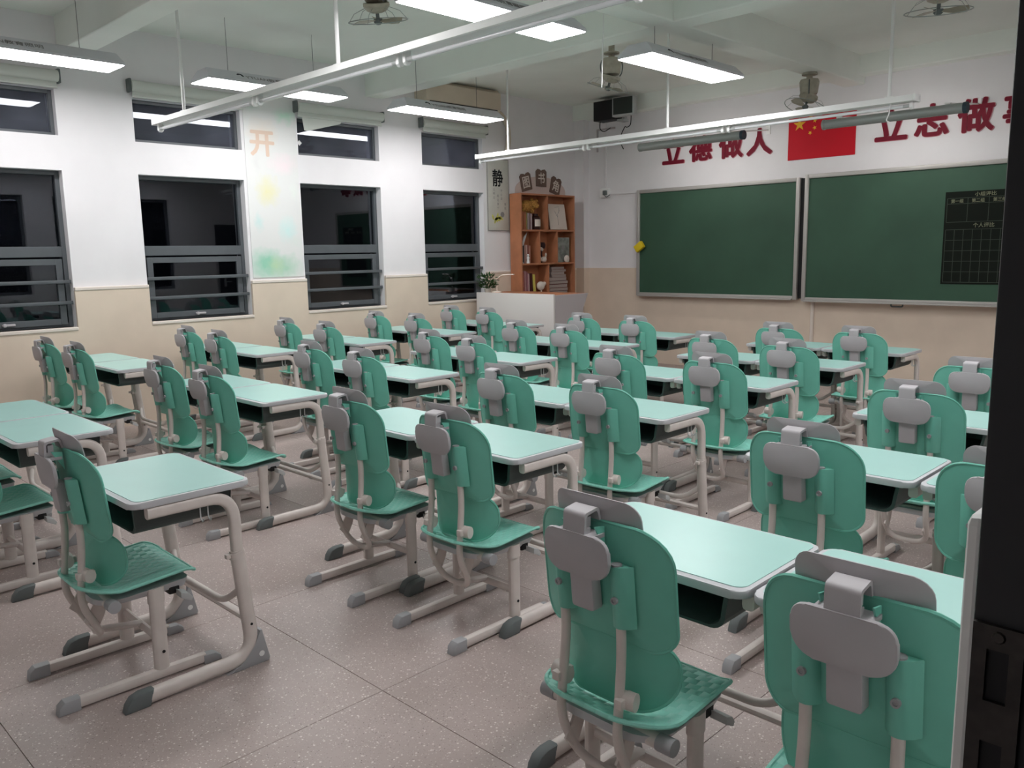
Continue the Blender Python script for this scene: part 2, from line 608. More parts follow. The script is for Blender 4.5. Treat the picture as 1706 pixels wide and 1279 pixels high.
for i, (a, b_) in enumerate(zip(yy, yy[1:])):
    bm = nb()
    if i % 2 == 0:
        box(bm, XL - 0.001, XL + TH + 0.006, max(a, YB), min(b_, YF), WS - 0.03, WS, 0.006)
        struct('wainscot_cap', bm, 'cap', wall_left)
    else:
        box(bm, XL - 0.10, XL + TH + 0.008, a, b_, LO[0] - 0.03, LO[0], 0.006)
        struct('window_sill', bm, 'cap', wall_left)

# front wall
bm = nb(); box(bm, XL - 0.2, 0.6, YF, YF + 0.2, -0.15, ZC + 0.1)
wall_front = struct('wall_front', bm, 'wall')
bm = nb(); box(bm, XL, 0.2, YF - 0.012, YF + 0.001, 0, WS)
struct('wainscot', bm, 'beige', wall_front)
bm = nb(); box(bm, XL, XL + 0.17, YF - 0.12, YF + 0.01, WS, ZC); 
struct('corner_boxing', bm, 'wall', wall_front)
bm = nb(); box(bm, XL, XL + 0.175, YF - 0.125, YF + 0.01, 0, WS)
struct('corner_boxing', bm, 'beige', wall_front)
bm = nb(); cyl(bm, (-4.25, YF - 0.02, 0), (-4.25, YF - 0.02, 0.95), 0.022)
struct('pipe', bm, 'cap', wall_front)

# rear and right walls
bm = nb(); box(bm, XL - 0.2, 0.6, YB - 0.2, YB, -0.15, ZC + 0.1)
struct('wall_rear', bm, 'wall')
bm = nb()
RW = [(2.30, 4.35), (4.80, 6.80)]
ry = [0.60] + [v for w in RW for v in w] + [YF + 0.1]
for i, (a, b_) in enumerate(zip(ry, ry[1:])):
    if i % 2 == 0: box(bm, XR, XR + 0.26, a, b_, -0.05, ZC + 0.1)
    else:
        box(bm, XR, XR + 0.26, a, b_, -0.05, 0.95); box(bm, XR, XR + 0.26, a, b_, 2.60, ZC + 0.1)
box(bm, XR, XR + 0.26, YB - 0.1, -0.52, -0.05, ZC + 0.1)
box(bm, XR, XR + 0.26, -0.53, 0.61, 2.30, ZC + 0.1)
wall_right = struct('wall_right', bm, 'wall')
for i, (a, b_) in enumerate(zip(ry, ry[1:])):
    bm = nb(); box(bm, XR - 0.032, XR + 0.001, a, min(b_, YF) if b_ < YF else 7.60, -0.001, 1.32 if i % 2 == 0 else 0.93, 0.008)
    struct('wainscot', bm, 'white', wall_right)

# door frame of the doorway the photographer stands in
door = sempty('door_1')
bm = nb()
box(bm, -0.135, 0.14, 0.53, 0.605, 0.0, 2.30, 0.003)
box(bm, -0.135, 0.14, -0.525, -0.45, 0.0, 2.30, 0.003)
box(bm, -0.135, 0.14, -0.46, 0.54, 2.22, 2.305, 0.003)
obj('door_frame', bm, 'doorframe', door)
bm = nb()      # strike plate with two cut-outs, built from strips around them
x0, x1, yA, yB = -0.1335, -0.106, 0.5265, 0.531
hx0, hx1 = -0.1255, -0.1135
for (za, zb) in ((1.262, 1.277), (1.203, 1.229), (1.10, 1.150)): box(bm, x0, x1, yA, yB, za, zb)
for (xa, xb) in ((x0, hx0), (hx1, x1)):
    for (za, zb) in ((1.2289, 1.2621), (1.1499, 1.2031)): box(bm, xa, xb, yA, yB, za, zb)
lathe(bm, [(0.0, 0.0), (0.004, 0.0), (0.003, 0.001), (0.0, 0.001)], (0, 0, 0), 10)
xform(bm, len(bm.verts) - 40, Matrix.Translation((-0.1195, yA, 1.2705)) @ Matrix.Rotation(PI / 2, 4, 'X'))
obj('strike_plate', bm, 'strike', door, smooth=False)
for za, zb in ((1.229, 1.262), (1.150, 1.203)):
    bm = nb(); box(bm, hx0, hx1, 0.5292, 0.5298, za, zb)
    obj('latch_hole', bm, 'black', door, smooth=False)

# ------------------------------------------------------------------ windows
def bar_frame(bm, xa, xb, ya, yb, za, zb, t):
    box(bm, xa, xb, ya, ya + t, za, zb, 0.002, 1); box(bm, xa, xb, yb - t, yb, za, zb, 0.002, 1)
    box(bm, xa, xb, ya + t, yb - t, za, za + t, 0.002, 1); box(bm, xa, xb, ya + t, yb - t, zb - t, zb, 0.002, 1)

wn = 0
for (ya, yb) in WINS:
    wn += 1
    w = sempty('window_%d' % wn, (XL, (ya + yb) / 2, LO[0]))
    oy, oz = (ya + yb) / 2, LO[0]
    hw = (yb - ya) / 2
    H = LO[1] - LO[0]
    bm = nb()
    bar_frame(bm, -0.16, -0.085, -hw, hw, 0.0, H, 0.036)
    box(bm, -0.155, -0.082, -hw + 0.036, hw - 0.036, 0.600, 0.69, 0.003, 1)
    obj('window_frame', bm, 'frame', w)
    bm = nb(); bar_frame(bm, -0.10, -0.065, -hw + 0.04, hw - 0.05, 0.02, 0.585, 0.052)
    sash = obj('sash', bm, 'frame', w)
    bm = nb(); box(bm, -0.088, -0.083, -hw + 0.09, hw - 0.10, 0.07, 0.535)
    obj('glass_pane', bm, 'glass', sash)
    bm = nb(); box(bm, -0.068, -0.045, -0.05, 0.05, 0.035, 0.055, 0.006); box(bm, -0.05, -0.035, -0.045, -0.02, 0.03, 0.06, 0.006)
    obj('handle', bm, 'pad', sash)
    bm = nb(); box(bm, -0.125, -0.120, -hw + 0.03, hw - 0.03, 0.685, H - 0.03)
    obj('glass_pane', bm, 'glass', w)
    for zb_ in (0.375, 0.195):
        bm = nb(); box(bm, -0.055, -0.028, -hw + 0.01, hw - 0.002, zb_, zb_ + 0.03, 0.004)
        obj('guard_bar', bm, 'frame', w)
for k, (ya, yb) in enumerate(WINS):
    wn += 1
    w = sempty('window_%d' % wn, (XL, (ya + yb) / 2, UP[0]))
    hw = (yb - ya) / 2
    H = UP[1] - UP[0]
    bm = nb(); bar_frame(bm, -0.14, -0.07, -hw, hw, 0.0, H, 0.030)
    obj('window_frame', bm, 'frame', w)
    if k == 2:
        bm = nb(); box(bm, -0.107, -0.102, -hw + 0.025, hw - 0.025, 0.025, H - 0.025)
        obj('glass_pane', bm, 'dusty', w)
        bm = nb(); box(bm, -0.1015, -0.099, -hw + 0.06, -hw + 0.10, 0.115, 0.155)
        xform(bm, 0, Matrix.Translation((0, -hw + 0.08, 0.135)) @ Matrix.Rotation(PI / 4, 4, 'X') @ Matrix.Translation((0, hw - 0.08, -0.135)))
        obj('sticker', bm, 'white', w)
    else:
        bm = nb(); box(bm, -0.107, -0.102, -hw + 0.025, hw - 0.025, 0.025, H - 0.025)
        obj('glass_pane', bm, 'dusty', w)

for (ya, yb) in RW:
    wn += 1
    w = sempty('window_%d' % wn, (XR, (ya + yb) / 2, 0.95))
    hw = (yb - ya) / 2
    bm = nb(); bar_frame(bm, 0.10, 0.16, -hw, hw, 0.0, 1.65, 0.05); box(bm, 0.10, 0.16, -0.03, 0.03, 0.05, 1.60)
    obj('window_frame', bm, 'frame', w, smooth=False)
    for q in (-1, 1):
        bm = nb(); box(bm, 0.128, 0.133, min(q * 0.02, q * (hw - 0.04)), max(q * 0.02, q * (hw - 0.04)), 0.04, 1.61)
        obj('glass_pane', bm, 'glass', w, smooth=False)
d2 = sempty('door_2', (XR, 8.15, 0))
bm = nb(); box(bm, -0.03, 0.0, -0.5, 0.5, 0.0, 2.15, 0.004); obj('door_leaf', bm, 'doorframe', d2, smooth=False)
bm = nb(); box(bm, -0.045, -0.029, -0.42, -0.38, 0.95, 1.15, 0.004); tube(bm, [(-0.04, -0.40, 1.05), (-0.07, -0.40, 1.05), (-0.07, -0.28, 1.05)], 0.009, n=8); obj('door_handle', bm, 'silver', d2, smooth=False)

# roller blinds above the upper windows
BL = ['rolled pale roller blind above the nearest window at the left frame edge', 'rolled pale roller blind above the second window from the left',
      'pale roller blind above the third window with one corner of fabric drooping', 'rolled pale roller blind above the window closest to the bookshelf']
for k, (ya, yb) in enumerate(WINS):
    t = thing('roller_blind', BL[k], 'blind', (XL, (ya + yb) / 2, 2.99), group='roller blinds over the windows')
    hw = (yb - ya) / 2 + 0.03
    bm = nb(); tube(bm, [(0.055, -hw + 0.01, 0.025), (0.055, hw - 0.01, 0.025)], 0.048, n=16); 
    obj('fabric_roll', bm, 'blind', t)
    bm = nb(); box(bm, 0.048, 0.054, -hw + 0.02, hw - 0.02, -0.062, 0.03); box(bm, 0.042, 0.06, -hw + 0.015, hw - 0.015, -0.072, -0.055, 0.004)
    obj('hem_bar', bm, 'blind', t)
    for s in (-1, 1):
        bm = nb(); box(bm, 0.0, 0.075, s * hw - 0.012, s * hw + 0.012, -0.03, 0.085, 0.006)
        obj('bracket', bm, 'dark_cap', t)
    if k == 2:
        bm = nb()
        prism(bm, [(-0.48, -0.06), (0.02, -0.06), (-0.02, -0.10), (-0.42, -0.205), (-0.46, -0.20)], lambda u, v: (0.045, u, v), lambda u, v: (0.049, u, v))
        obj('loose_fabric', bm, 'blind', t, smooth=False)

# ------------------------------------------------------------------ mural on the pillar
def mural_mat():
    m = bpy.data.materials.new('faded_pastel_print')
    m.use_nodes = True
    nt = m.node_tree
    b = nt.nodes['Principled BSDF']
    b.inputs['Roughness'].default_value = 0.7
    tc = nt.nodes.new('ShaderNodeTexCoord')
    no = nt.nodes.new('ShaderNodeTexNoise')
    no.inputs['Scale'].default_value = 14
    nt.links.new(tc.outputs['Object'], no.inputs['Vector'])
    mixv = nt.nodes.new('ShaderNodeVectorMath'); mixv.operation = 'MULTIPLY_ADD'
    nt.links.new(no.outputs['Color'], mixv.inputs[0])
    mixv.inputs[1].default_value = (0.0, 0.10, 0.14)
    nt.links.new(tc.outputs['Object'], mixv.inputs[2])
    last = None
    base = (0.71, 0.71, 0.70, 1)
    # (y, z, ry, rz, colour, strength)
    blobs = [(0.40, 0.0, 0, 0, base, 0), (0.16, 0.13, .24, .20, (0.30, 0.60, 0.45, 1), .95), (0.36, 0.10, .22, .16, (0.40, 0.62, 0.48, 1), .9), (0.26, 0.12, .10, .12, (0.52, 0.68, 0.38, 1), .5), (0.42, 0.48, .13, .16, (0.55, 0.76, 0.74, 1), .7),
             (0.10, 0.56, .06, .12, (0.50, 0.70, 0.68, 1), .6), (0.22, 0.86, .15, .19, (0.72, 0.69, 0.40, 1), .75), (0.42, 1.14, .22, .12, (0.82, 0.68, 0.72, 1), .6),
             (0.46, 1.62, .16, .10, (0.42, 0.72, 0.54, 1), .65), (0.30, 1.80, .16, .10, (0.80, 0.66, 0.66, 1), .4), (0.1, 1.70, .08, .10, (0.62, 0.74, 0.66, 1), .4),
             (0.2, 1.42, .20, .18, (0.82, 0.66, 0.52, 1), .45), (0.12, 1.12, .05, .12, (0.62, 0.62, 0.62, 1), .35), (0.52, 0.86, .07, .10, (0.72, 0.78, 0.72, 1), .4), (0.5, .36, .1, .06, (0.66, 0.72, 0.68, 1), .5)]
    for (cy, cz, ry, rz, c, st) in blobs:
        if last is None:
            rg = nt.nodes.new('ShaderNodeRGB'); rg.outputs[0].default_value = c; last = rg.outputs[0]; continue
        mp = nt.nodes.new('ShaderNodeMapping'); mp.vector_type = 'TEXTURE'
        mp.inputs['Location'].default_value = (0, cy + 0.05, cz + 0.07)
        mp.inputs['Scale'].default_value = (1, ry, rz)
        nt.links.new(mixv.outputs[0], mp.inputs['Vector'])
        gr = nt.nodes.new('ShaderNodeTexGradient'); gr.gradient_type = 'SPHERICAL'
        nt.links.new(mp.outputs[0], gr.inputs['Vector'])
        ml = nt.nodes.new('ShaderNodeMath'); ml.operation = 'MULTIPLY'; ml.use_clamp = True
        nt.links.new(gr.outputs['Fac'], ml.inputs[0]); ml.inputs[1].default_value = st * 1.25
        mx = nt.nodes.new('ShaderNodeMix'); mx.data_type = 'RGBA'
        nt.links.new(ml.outputs[0], mx.inputs[0]); nt.links.new(last, mx.inputs[6]); mx.inputs[7].default_value = c
        last = mx.outputs[2]
    nt.links.new(last, b.inputs['Base Color'])
    return m
M['mural'] = mural_mat()
t = thing('wall_poster', 'faded pastel wall poster with orange character on pillar between two windows', 'poster', (XL + 0.003, 4.17, 1.30))
bm = nb(); box(bm, 0, 0.004, 0, 0.58, 0, 1.78, 0.0)
obj('print_sheet', bm, 'mural', t, smooth=False)
M['orangeink'] = mat('faded_orange_ink', (0.70, 0.54, 0.44, 1), 0.7, 0.1)
o = place_text('orange_character', '\u5f00', 'orangeink', (0.0042, 0.055, 1.20), (0, 1, 0), (0, 0, 1), 0.27, 0.25, t, bold=0.028, depth=0.001)

# ------------------------------------------------------------------ calligraphy scroll board
t = thing('calligraphy_board', 'tall narrow calligraphy board with one large black character beside bookshelf', 'sign', (XL + 0.002, 7.455, 1.79))
bm = nb(); box(bm, 0, 0.018, 0, 0.385, 0, 0.90, 0.004)
obj('board', bm, 'scroll', t)
bm = nb(); bar_frame(bm, 0.010, 0.0195, 0.0, 0.385, 0.0, 0.90, 0.008)
obj('border', bm, 'inkgrey', t)
place_text('character', '\u9759', 'ink', (0.0185, 0.09, 0.555), (0, 1, 0), (0, 0, 1), 0.19, 0.215, t, bold=0.018, depth=0.001)
for k, (yy_, z0, n_) in enumerate(((0.30, 0.30, 2), (0.235, 0.42, 3), (0.17, 0.30, 4), (0.10, 0.43, 3))):
    for q in range(n_):
        place_text('small_character', '\u4ee5\u81f4\u8fdc\u5fc3\u5b81\u9759\u5fd7\u660e'[(k * 2 + q) % 8], 'inkgrey', (0.0185, yy_, z0 + q * 0.05 - 0.03), (0, 1, 0), (0, 0, 1), 0.028, 0.034, t, depth=0.0008)
M['yellowgreen'] = mat('yellow_green_ink', (0.52, 0.50, 0.12, 1), 0.7, 0.1, noise=0.3, nscale=40)
bm = nb()
for k in range(9):
    a = random.uniform(0, 2 * PI); r_ = random.uniform(0, 0.08)
    lathe(bm, [(0.0, 0.0), (0.030, 0.0), (0.030, 0.001), (0.0, 0.001)], (0, 0, 0), 7)
    xform(bm, len(bm.verts) - 28, Matrix.Translation((0.0185, 0.16 + r_ * math.cos(a) * 1.2, 0.14 + r_ * math.sin(a))) @ Matrix.Rotation(random.uniform(0, 3), 4, 'X') @ Matrix.Diagonal((1, 0.5, 1.3, 1)) @ Matrix.Rotation(PI / 2, 4, 'Y'))
obj('painted_flowers', bm, 'yellowgreen', t, smooth=False)
bm = nb(); lathe(bm, [(0.0, 0.0), (0.035, 0.0), (0.035, 0.001), (0.0, 0.001)], (0, 0, 0), 12)
xform(bm, 0, Matrix.Translation((0.0185, 0.26, 0.205)) @ Matrix.Rotation(PI / 2, 4, 'Y'))
obj('painted_stone', bm, 'inkgrey', t, smooth=False)

# ------------------------------------------------------------------ air conditioner
t = thing('air_conditioner', 'aged cream wall air conditioner high above the window nearest the bookshelf', 'air conditioner', (XL + 0.002, 6.33, 3.18))
bm = nb()
prism(bm, [(0, 0), (0.15, 0.0), (0.215, 0.07), (0.22, 0.26), (0.17, 0.30), (0, 0.30)], lambda u, v: (u, 0.0, v), lambda u, v: (u, 1.20, v), 0.012)
obj('body', bm, 'ac', t)
bm = nb(); prism(bm, [(0.140, -0.004), (0.160, -0.002), (0.216, 0.058), (0.205, 0.066)], lambda u, v: (u, 0.06, v), lambda u, v: (u, 1.14, v))
vent = obj('air_outlet', bm, 'black', t, smooth=False)
bm = nb()
for k in range(5): box(bm, 0.150, 0.212, 0.08 + k * 0.25, 0.088 + k * 0.25, 0.0, 0.060)
obj('louvre', bm, 'ac', vent, smooth=False)
bm = nb(); box(bm, 0.165, 0.171, 0.07, 1.13, -0.012, 0.02); xform(bm, 0, Matrix.Translation((0.0, 0, 0)))
obj('flap', bm, 'ac', vent, smooth=False)
bm = nb(); tube(bm, smooth_path([(0.06, 1.20, 0.08), (0.06, 1.33, 0.06), (0.06, 1.44, -0.04), (0.05, 1.49, -0.2), (0.03, 1.47, -0.46)], 6), 0.032, n=10)
obj('hose', bm, 'ac', t)

# ------------------------------------------------------------------ blackboards
def blackboard(name, label, xa, xb, yf, z0, z1, parentless=True):
    t = thing(name, label, 'blackboard', ((xa + xb) / 2, YF, z0), group='two blackboards on the front wall')
    hw = (xb - xa) / 2
    y1 = yf - YF
    H = z1 - z0
    bm = nb(); box(bm, -hw + 0.02, hw - 0.02, y1, -0.004, 0.02, H - 0.02)
    obj('writing_surface', bm, 'board', t, smooth=False)
    f = 0.045
    for nm, a in (('left_rail', (-hw, -hw + f, 0, H)), ('right_rail', (hw - f, hw, 0, H)), ('top_rail', (-hw + f, hw - f, H - f, H)), ('bottom_rail', (-hw + f, hw - f, 0, f))):
        bm = nb(); box(bm, a[0], a[1], y1 - 0.022, -0.002, a[2], a[3], 0.006)
        if nm == 'bottom_rail': box(bm, a[0], a[1], y1 - 0.06, y1 - 0.02, -0.004, 0.012, 0.003)
        obj('frame_rail', bm, 'alu', t)
    return t
bl = blackboard('blackboard', 'left green blackboard panel with yellow sponge on its edge', -6.70, -4.425, 9.235, 0.905, 2.295)
br = blackboard('blackboard', 'right green blackboard panel with black score grid on it', -4.345, -2.02, 9.19, 0.895, 2.315)
bm = nb(); box(bm, -0.03, 0.07, -0.05, -0.004, 0.02, 1.385)
o = obj('channel', bm, 'black', None, (-4.405, YF, 0.90), smooth=False)
tag(o, 'black vertical channel in the gap between the two blackboard panels', 'channel')
bm = nb(); tube(bm, fillet_path([(-0.06, 0, 0), (-0.06, 0, -0.03), (0.06, 0, -0.03), (0.06, 0, 0)], 0.02), 0.008, n=8)
obj('pull_handle', bm, 'dark_cap', br, (-0.10, -0.10, -0.002))
# score sheet
t = thing('score_chart', 'black magnetic score grid chart on the right blackboard panel', 'chart', (-2.86, 9.19, 1.11))
bm = nb(); box(bm, 0, 0.62, -0.004, -0.0005, 0, 0.92)
obj('sheet', bm, 'sheet', t, smooth=False)
bm = nb()
def hl(z, xa=0.02, xb=0.60): box(bm, xa, xb, -0.0052, -0.0042, z - 0.0022, z + 0.0022)
def vl(x, za, zb): box(bm, x - 0.0022, x + 0.0022, -0.0052, -0.0042, za, zb)
for k in range(6): hl(0.02 + k * 0.105)
for k in range(8): vl(0.02 + k * 0.0829, 0.02, 0.545)
for z_ in (0.62, 0.80, 0.855): hl(z_)
for x_ in (0.02, 0.21, 0.40, 0.60): vl(x_, 0.62, 0.855)
obj('grid_lines', bm, 'line', t, smooth=False)
place_text('chart_title', '\u5c0f\u7ec4\u8bc4\u6bd4', 'sheettext', (0.27, -0.0042, 0.866), (1, 0, 0), (0, 0, 1), 0.19, 0.042, t, bold=0.01, depth=0.001)
place_text('chart_title', '\u4e2a\u4eba\u8bc4\u6bd4', 'sheettext', (0.27, -0.0042, 0.562), (1, 0, 0), (0, 0, 1), 0.19, 0.046, t, bold=0.01, depth=0.001)
for k, s_ in enumerate(('\u7b2c\u4e00\u7ec4', '\u7b2c\u4e8c\u7ec4', '\u7b2c\u4e09\u7ec4')):
    place_text('column_heading', s_, 'sheettext', (0.055 + k * 0.19, -0.0042, 0.808), (1, 0, 0), (0, 0, 1), 0.115, 0.038, t, bold=0.01, depth=0.001)
bm = nb(); box(bm, -0.068, 0.068, -0.06, 0.0, -0.048, 0.048, 0.01)
xform(bm, 0, Matrix.Rotation(-0.6, 4, 'Y'))
tag(obj('sponge', bm, 'sponge', None, (-6.625, 9.21, 1.555)), 'yellow sponge stuck on left edge of left blackboard panel', 'sponge')

# ------------------------------------------------------------------ flag and slogans
t = thing('flag', 'red flag with five yellow stars pinned above the blackboards', 'flag', (-4.62, YF - 0.004, 2.50))
bm = nb(); box(bm, 0, 0.775, -0.006, 0.003, 0, 0.515)
obj('cloth', bm, 'flagred', t, smooth=False)
def star(cx, cz, r, rot):
    b = nb()
    prism(b, [(cx + (r if k % 2 == 0 else r * 0.382) * math.sin(rot + k * PI / 5), cz + (r if k % 2 == 0 else r * 0.382) * math.cos(rot + k * PI / 5)) for k in range(10)], lambda u, v: (u, -0.0075, v), lambda u, v: (u, -0.006, v))
    obj('star', b, 'star', t, smooth=False)
star(0.130, 0.388, 0.077, 0)
for cx, cz, ro in ((0.258, 0.463, 0.5), (0.310, 0.412, 0.2), (0.310, 0.335, 0.9), (0.258, 0.284, 0.6)): star(cx, cz, 0.026, ro)
NAMES = {'\u7acb': 'first', '\u5fb7': 'second'}
def slogan(chars, xs_, z0, h, w, where):
    for k, (c_, x_) in enumerate(zip(chars, xs_)):
        t = thing('wall_letter', 'red cut-out character %s, %s of four %s of the flag' % (c_, ('first', 'second', 'third', 'fourth')[k], where), 'letter', (x_, YF, z0), group='red slogan characters above the blackboards')
        place_text('letter_face', c_, 'red', (0, -0.016, 0), (1, 0, 0), (0, 0, 1), w, h, t, bold=0.032, depth=0.004)
        place_text('letter_edge', c_, 'pinkedge', (-0.004, -0.0015, -0.004), (1, 0, 0), (0, 0, 1), w + 0.008, h + 0.008, t, bold=0.034, depth=0.0135)
slogan('\u7acb\u5fb7\u505a\u4eba', (-6.345, -5.945, -5.52, -5.145), 2.595, 0.31, 0.33, 'left')
slogan('\u7acb\u5fd7\u505a\u4e8b', (-3.635, -3.235, -2.825, -2.42), 2.605, 0.325, 0.335, 'right')

# ------------------------------------------------------------------ blackboard lamps, lit towards the board
for xa, xb, lab in ((-6.065, -4.685, 'left grey blackboard lamp tube, lit towards the board, crossing the slogan'), (-3.81, -2.475, 'right grey blackboard lamp tube overlapping the flag')):
    t = thing('board_lamp', lab, 'lamp', ((xa + xb) / 2, 8.40, 2.722), group='lamp tubes over the blackboards')
    h = (xb - xa) / 2
    bm = nb(); cyl(bm, (-h + 0.02, 0, 0), (h - 0.03, 0, 0), 0.046, 18)
    obj('lamp_tube', bm, 'tubegrey', t)
    bm = nb()      # the lit slot faces the blackboard, away from the class
    a_ = [math.radians(q) for q in range(-62, -13, 8)]
    prism(bm, [(0.048 * math.cos(q), 0.048 * math.sin(q)) for q in a_] + [(0.043 * math.cos(q), 0.043 * math.sin(q)) for q in a_[::-1]], lambda u, v: (-h + 0.04, u, v), lambda u, v: (h - 0.05, u, v))
    obj('light_strip', bm, 'boardlight', t)
    bm = nb(); cyl(bm, (h - 0.035, 0, 0), (h, 0, 0), 0.05, 18); obj('end_cap', bm, 'navy', t)
    bm = nb(); cyl(bm, (-h, 0, 0), (-h + 0.022, 0, 0), 0.05, 18); obj('end_cap', bm, 'tubegrey', t)
    for q in (-0.5, 0.5):
        bm = nb(); box(bm, q - 0.025, q + 0.025, -0.02, 0.03, 0.044, 0.06); cyl(bm, (q, 0.0, 0.052), (q, 0.899, 0.15), 0.008, 8); box(bm, q - 0.025, q + 0.025, 0.888, 0.899, 0.10, 0.20)
        obj('bracket', bm, 'white', t, smooth=False)

# ------------------------------------------------------------------ loudspeaker, socket box and conduits
t = thing('loudspeaker', 'black loudspeaker with silver edged grille high in the front corner', 'speaker', (-6.87, 9.0, 3.20))
bm = nb(); box(bm, -0.30, 0.02, -0.11, 0.10, 0.0, 0.245, 0.004)
obj('black_box', bm, 'black', t)
bm = nb(); box(bm, 0.0, 0.31, -0.10, 0.0, 0.015, 0.255, 0.006)
xform(bm, 0, Matrix.Translation((0.015, -0.04, 0)) @ Matrix.Rotation(0.16, 4, 'Z'))
cab = obj('cabinet', bm, 'silver', t)
bm = nb(); box(bm, 0.018, 0.292, -0.106, -0.098, 0.04, 0.245, 0.002)
xform(bm, 0, Matrix.Translation((0.015, -0.04, 0)) @ Matrix.Rotation(0.16, 4, 'Z'))
obj('grille', bm, 'grille', cab)
bm = nb(); box(bm, 0.02, 0.12, -0.02, 0.10, -0.03, 0.0); box(bm, 0.05, 0.09, 0.05, 0.10, -0.03, 0.12)
obj('bracket', bm, 'silver', t, smooth=False)
bm = nb(); tube(bm, smooth_path([(-0.25, -0.03, 0.0), (-0.25, -0.03, -0.09), (-0.19, -0.02, -0.13), (-0.10, 0.0, -0.09)], 6), 0.006, n=6)
obj('cable', bm, 'black', t)
bm = nb(); tube(bm, smooth_path([(0.27, -0.05, 0.04), (0.26, -0.05, -0.09), (0.19, -0.03, -0.12), (0.13, 0.0, -0.11), (-0.02, 0.1, -0.24), (-0.10, 0.28, -0.34)], 6), 0.006, n=6)
obj('cable', bm, 'black', t)
t = thing('socket_box', 'white wall socket box with dark plug between bookshelf and left blackboard', 'socket', (-7.28, YF, 2.30))
bm = nb(); box(bm, -0.075, 0.075, -0.05, 0.0, -0.06, 0.06, 0.006); obj('box', bm, 'white', t)
bm = nb(); box(bm, 0.0, 0.06, -0.085, -0.045, -0.035, 0.03, 0.01); obj('plug', bm, 'dark_cap', t)
bm = nb(); tube(bm, smooth_path([(0.03, -0.075, -0.03), (0.06, -0.07, -0.06), (0.10, -0.04, -0.03)], 5), 0.006, n=6); obj('cable', bm, 'dark_cap', t)
bm = nb(); box(bm, -0.014, 0.014, -0.018, 0.0, 0.06, 0.96, 0.003); box(bm, 0.075, 0.60, -0.014, 0.0, -0.035, -0.015, 0.003); obj('conduit', bm, 'wall', t)
bm = nb(); box(bm, -0.012, 0.012, -0.02, 0.0, 0.0, 0.28, 0.003); box(bm, -0.012, 0.30, -0.02, 0.0, 0.28, 0.305, 0.003)
tag(obj('cable_trunking', bm, 'podiumdk', None, (-7.42, 9.30, 2.86)), 'thin grey cable trunking bent under the loudspeaker', 'trunking')

# ------------------------------------------------------------------ LED panel lights
ZL = 2.96
def make_panel():
    t = thing('panel_light', '', 'light', (0, 0, ZL))
    bm = nb()
    L, w_ = 0.68, 0.162
    prof = [(-w_, 0.0), (w_, 0.0), (w_, 0.018), (0.085, 0.095), (-0.085, 0.095), (-w_, 0.018)]
    prism(bm, prof, lambda u, v: (u, -L + (0.0 if v < 0.05 else 0.03), v), lambda u, v: (u, L - (0.0 if v < 0.05 else 0.03), v))
    obj('housing', bm, 'lamp_body', t, smooth=False)
    bm = nb(); box(bm, -w_ + 0.006, w_ - 0.006, -L + 0.006, L - 0.006, -0.006, 0.0005)
    obj('light_panel', bm, 'panel', t, smooth=False)
    for s in (-1, 1):
        bm = nb(); cyl(bm, (0, s * 0.42, 0.08), (0, s * 0.42, ZC - ZL - 0.001), 0.0022, 6)
        obj('suspension_wire', bm, 'dark_cap', t)
        bm = nb(); box(bm, -0.012, 0.012, s * 0.42 - 0.012, s * 0.42 + 0.012, 0.095, 0.113, 0.003)
        obj('wire_clip', bm, 'dark_cap', t)
    lg = nb()
    prism(lg, [(0.034 * math.cos(a), 0.034 * math.sin(a)) for a in [2.6 - 0.3 * k for k in range(10)]] + [(0.018 * math.cos(a), 0.018 * math.sin(a)) for a in [-0.1 + 0.3 * k for k in range(10)]], lambda u, v: (u, v, 0.0), lambda u, v: (u, v, 0.001))
    sl = math.atan2(0.067, -0.075)
    ud = Vector((-0.077, 0, 0.077)).normalized()
    base = Vector((w_ + 0.0008, 0, 0.018)) + ud * 0.048
    nrm = Vector((0, 1, 0)).cross(ud)
    for v in lg.verts: v.co = base + Vector((0, -0.38, 0)) + Vector((0, 1, 0)) * v.co.x + ud * v.co.y + nrm * (v.co.z + 0.0005)
    obj('logo', lg, 'ink', t, smooth=False)
    place_text('lettering', 'YTUAN\u6559\u80b2\u7167\u660e', 'inkgrey', Vector((w_ + 0.0008, -0.33, 0.018)) + ud * 0.026 + nrm * 0.0005, (0, 1, 0), ud, 0.46, 0.045, t, bold=0.004, depth=0.0008)
    return t
proto = make_panel()
spots = [(-6.85, 1.98, 'lit panel light at the left frame edge by the nearest window'), (-6.85, 4.00, 'lit panel light crossed by the near batten, by the windows'),
         (-6.85, 6.05, 'lit panel light below the air conditioner'), (-3.90, 1.98, 'lit panel light over the near middle aisle'), (-3.89, 3.87, 'large lit panel light at top, crossed by the near batten'),
         (-3.93, 6.05, 'large lit panel light hanging in front of the loudspeaker'), (-0.97, 1.98, 'lit panel light overhead beside the doorway'), (-0.97, 3.95, 'lit panel light overhead, door side, middle'),
         (-0.97, 5.95, 'lit panel light just showing at the top right corner by the door')]
for k, (x_, y_, lab) in enumerate(spots):
    if k == 0:
        proto.location = (x_, y_, ZL); proto['label'] = lab; proto['group'] = 'suspended panel lights'
    else:
        o = dup(proto, (x_, y_, ZL), 0, lab, 'suspended panel lights')
        if -4.0 < x_ < -3.77:          # these hang from the underside of the long beam
            for ch in children(o):
                if ch.name.startswith('suspension_wire'): ch.scale.z = (ZB - ZL - 0.001) / (ZC - ZL - 0.001)

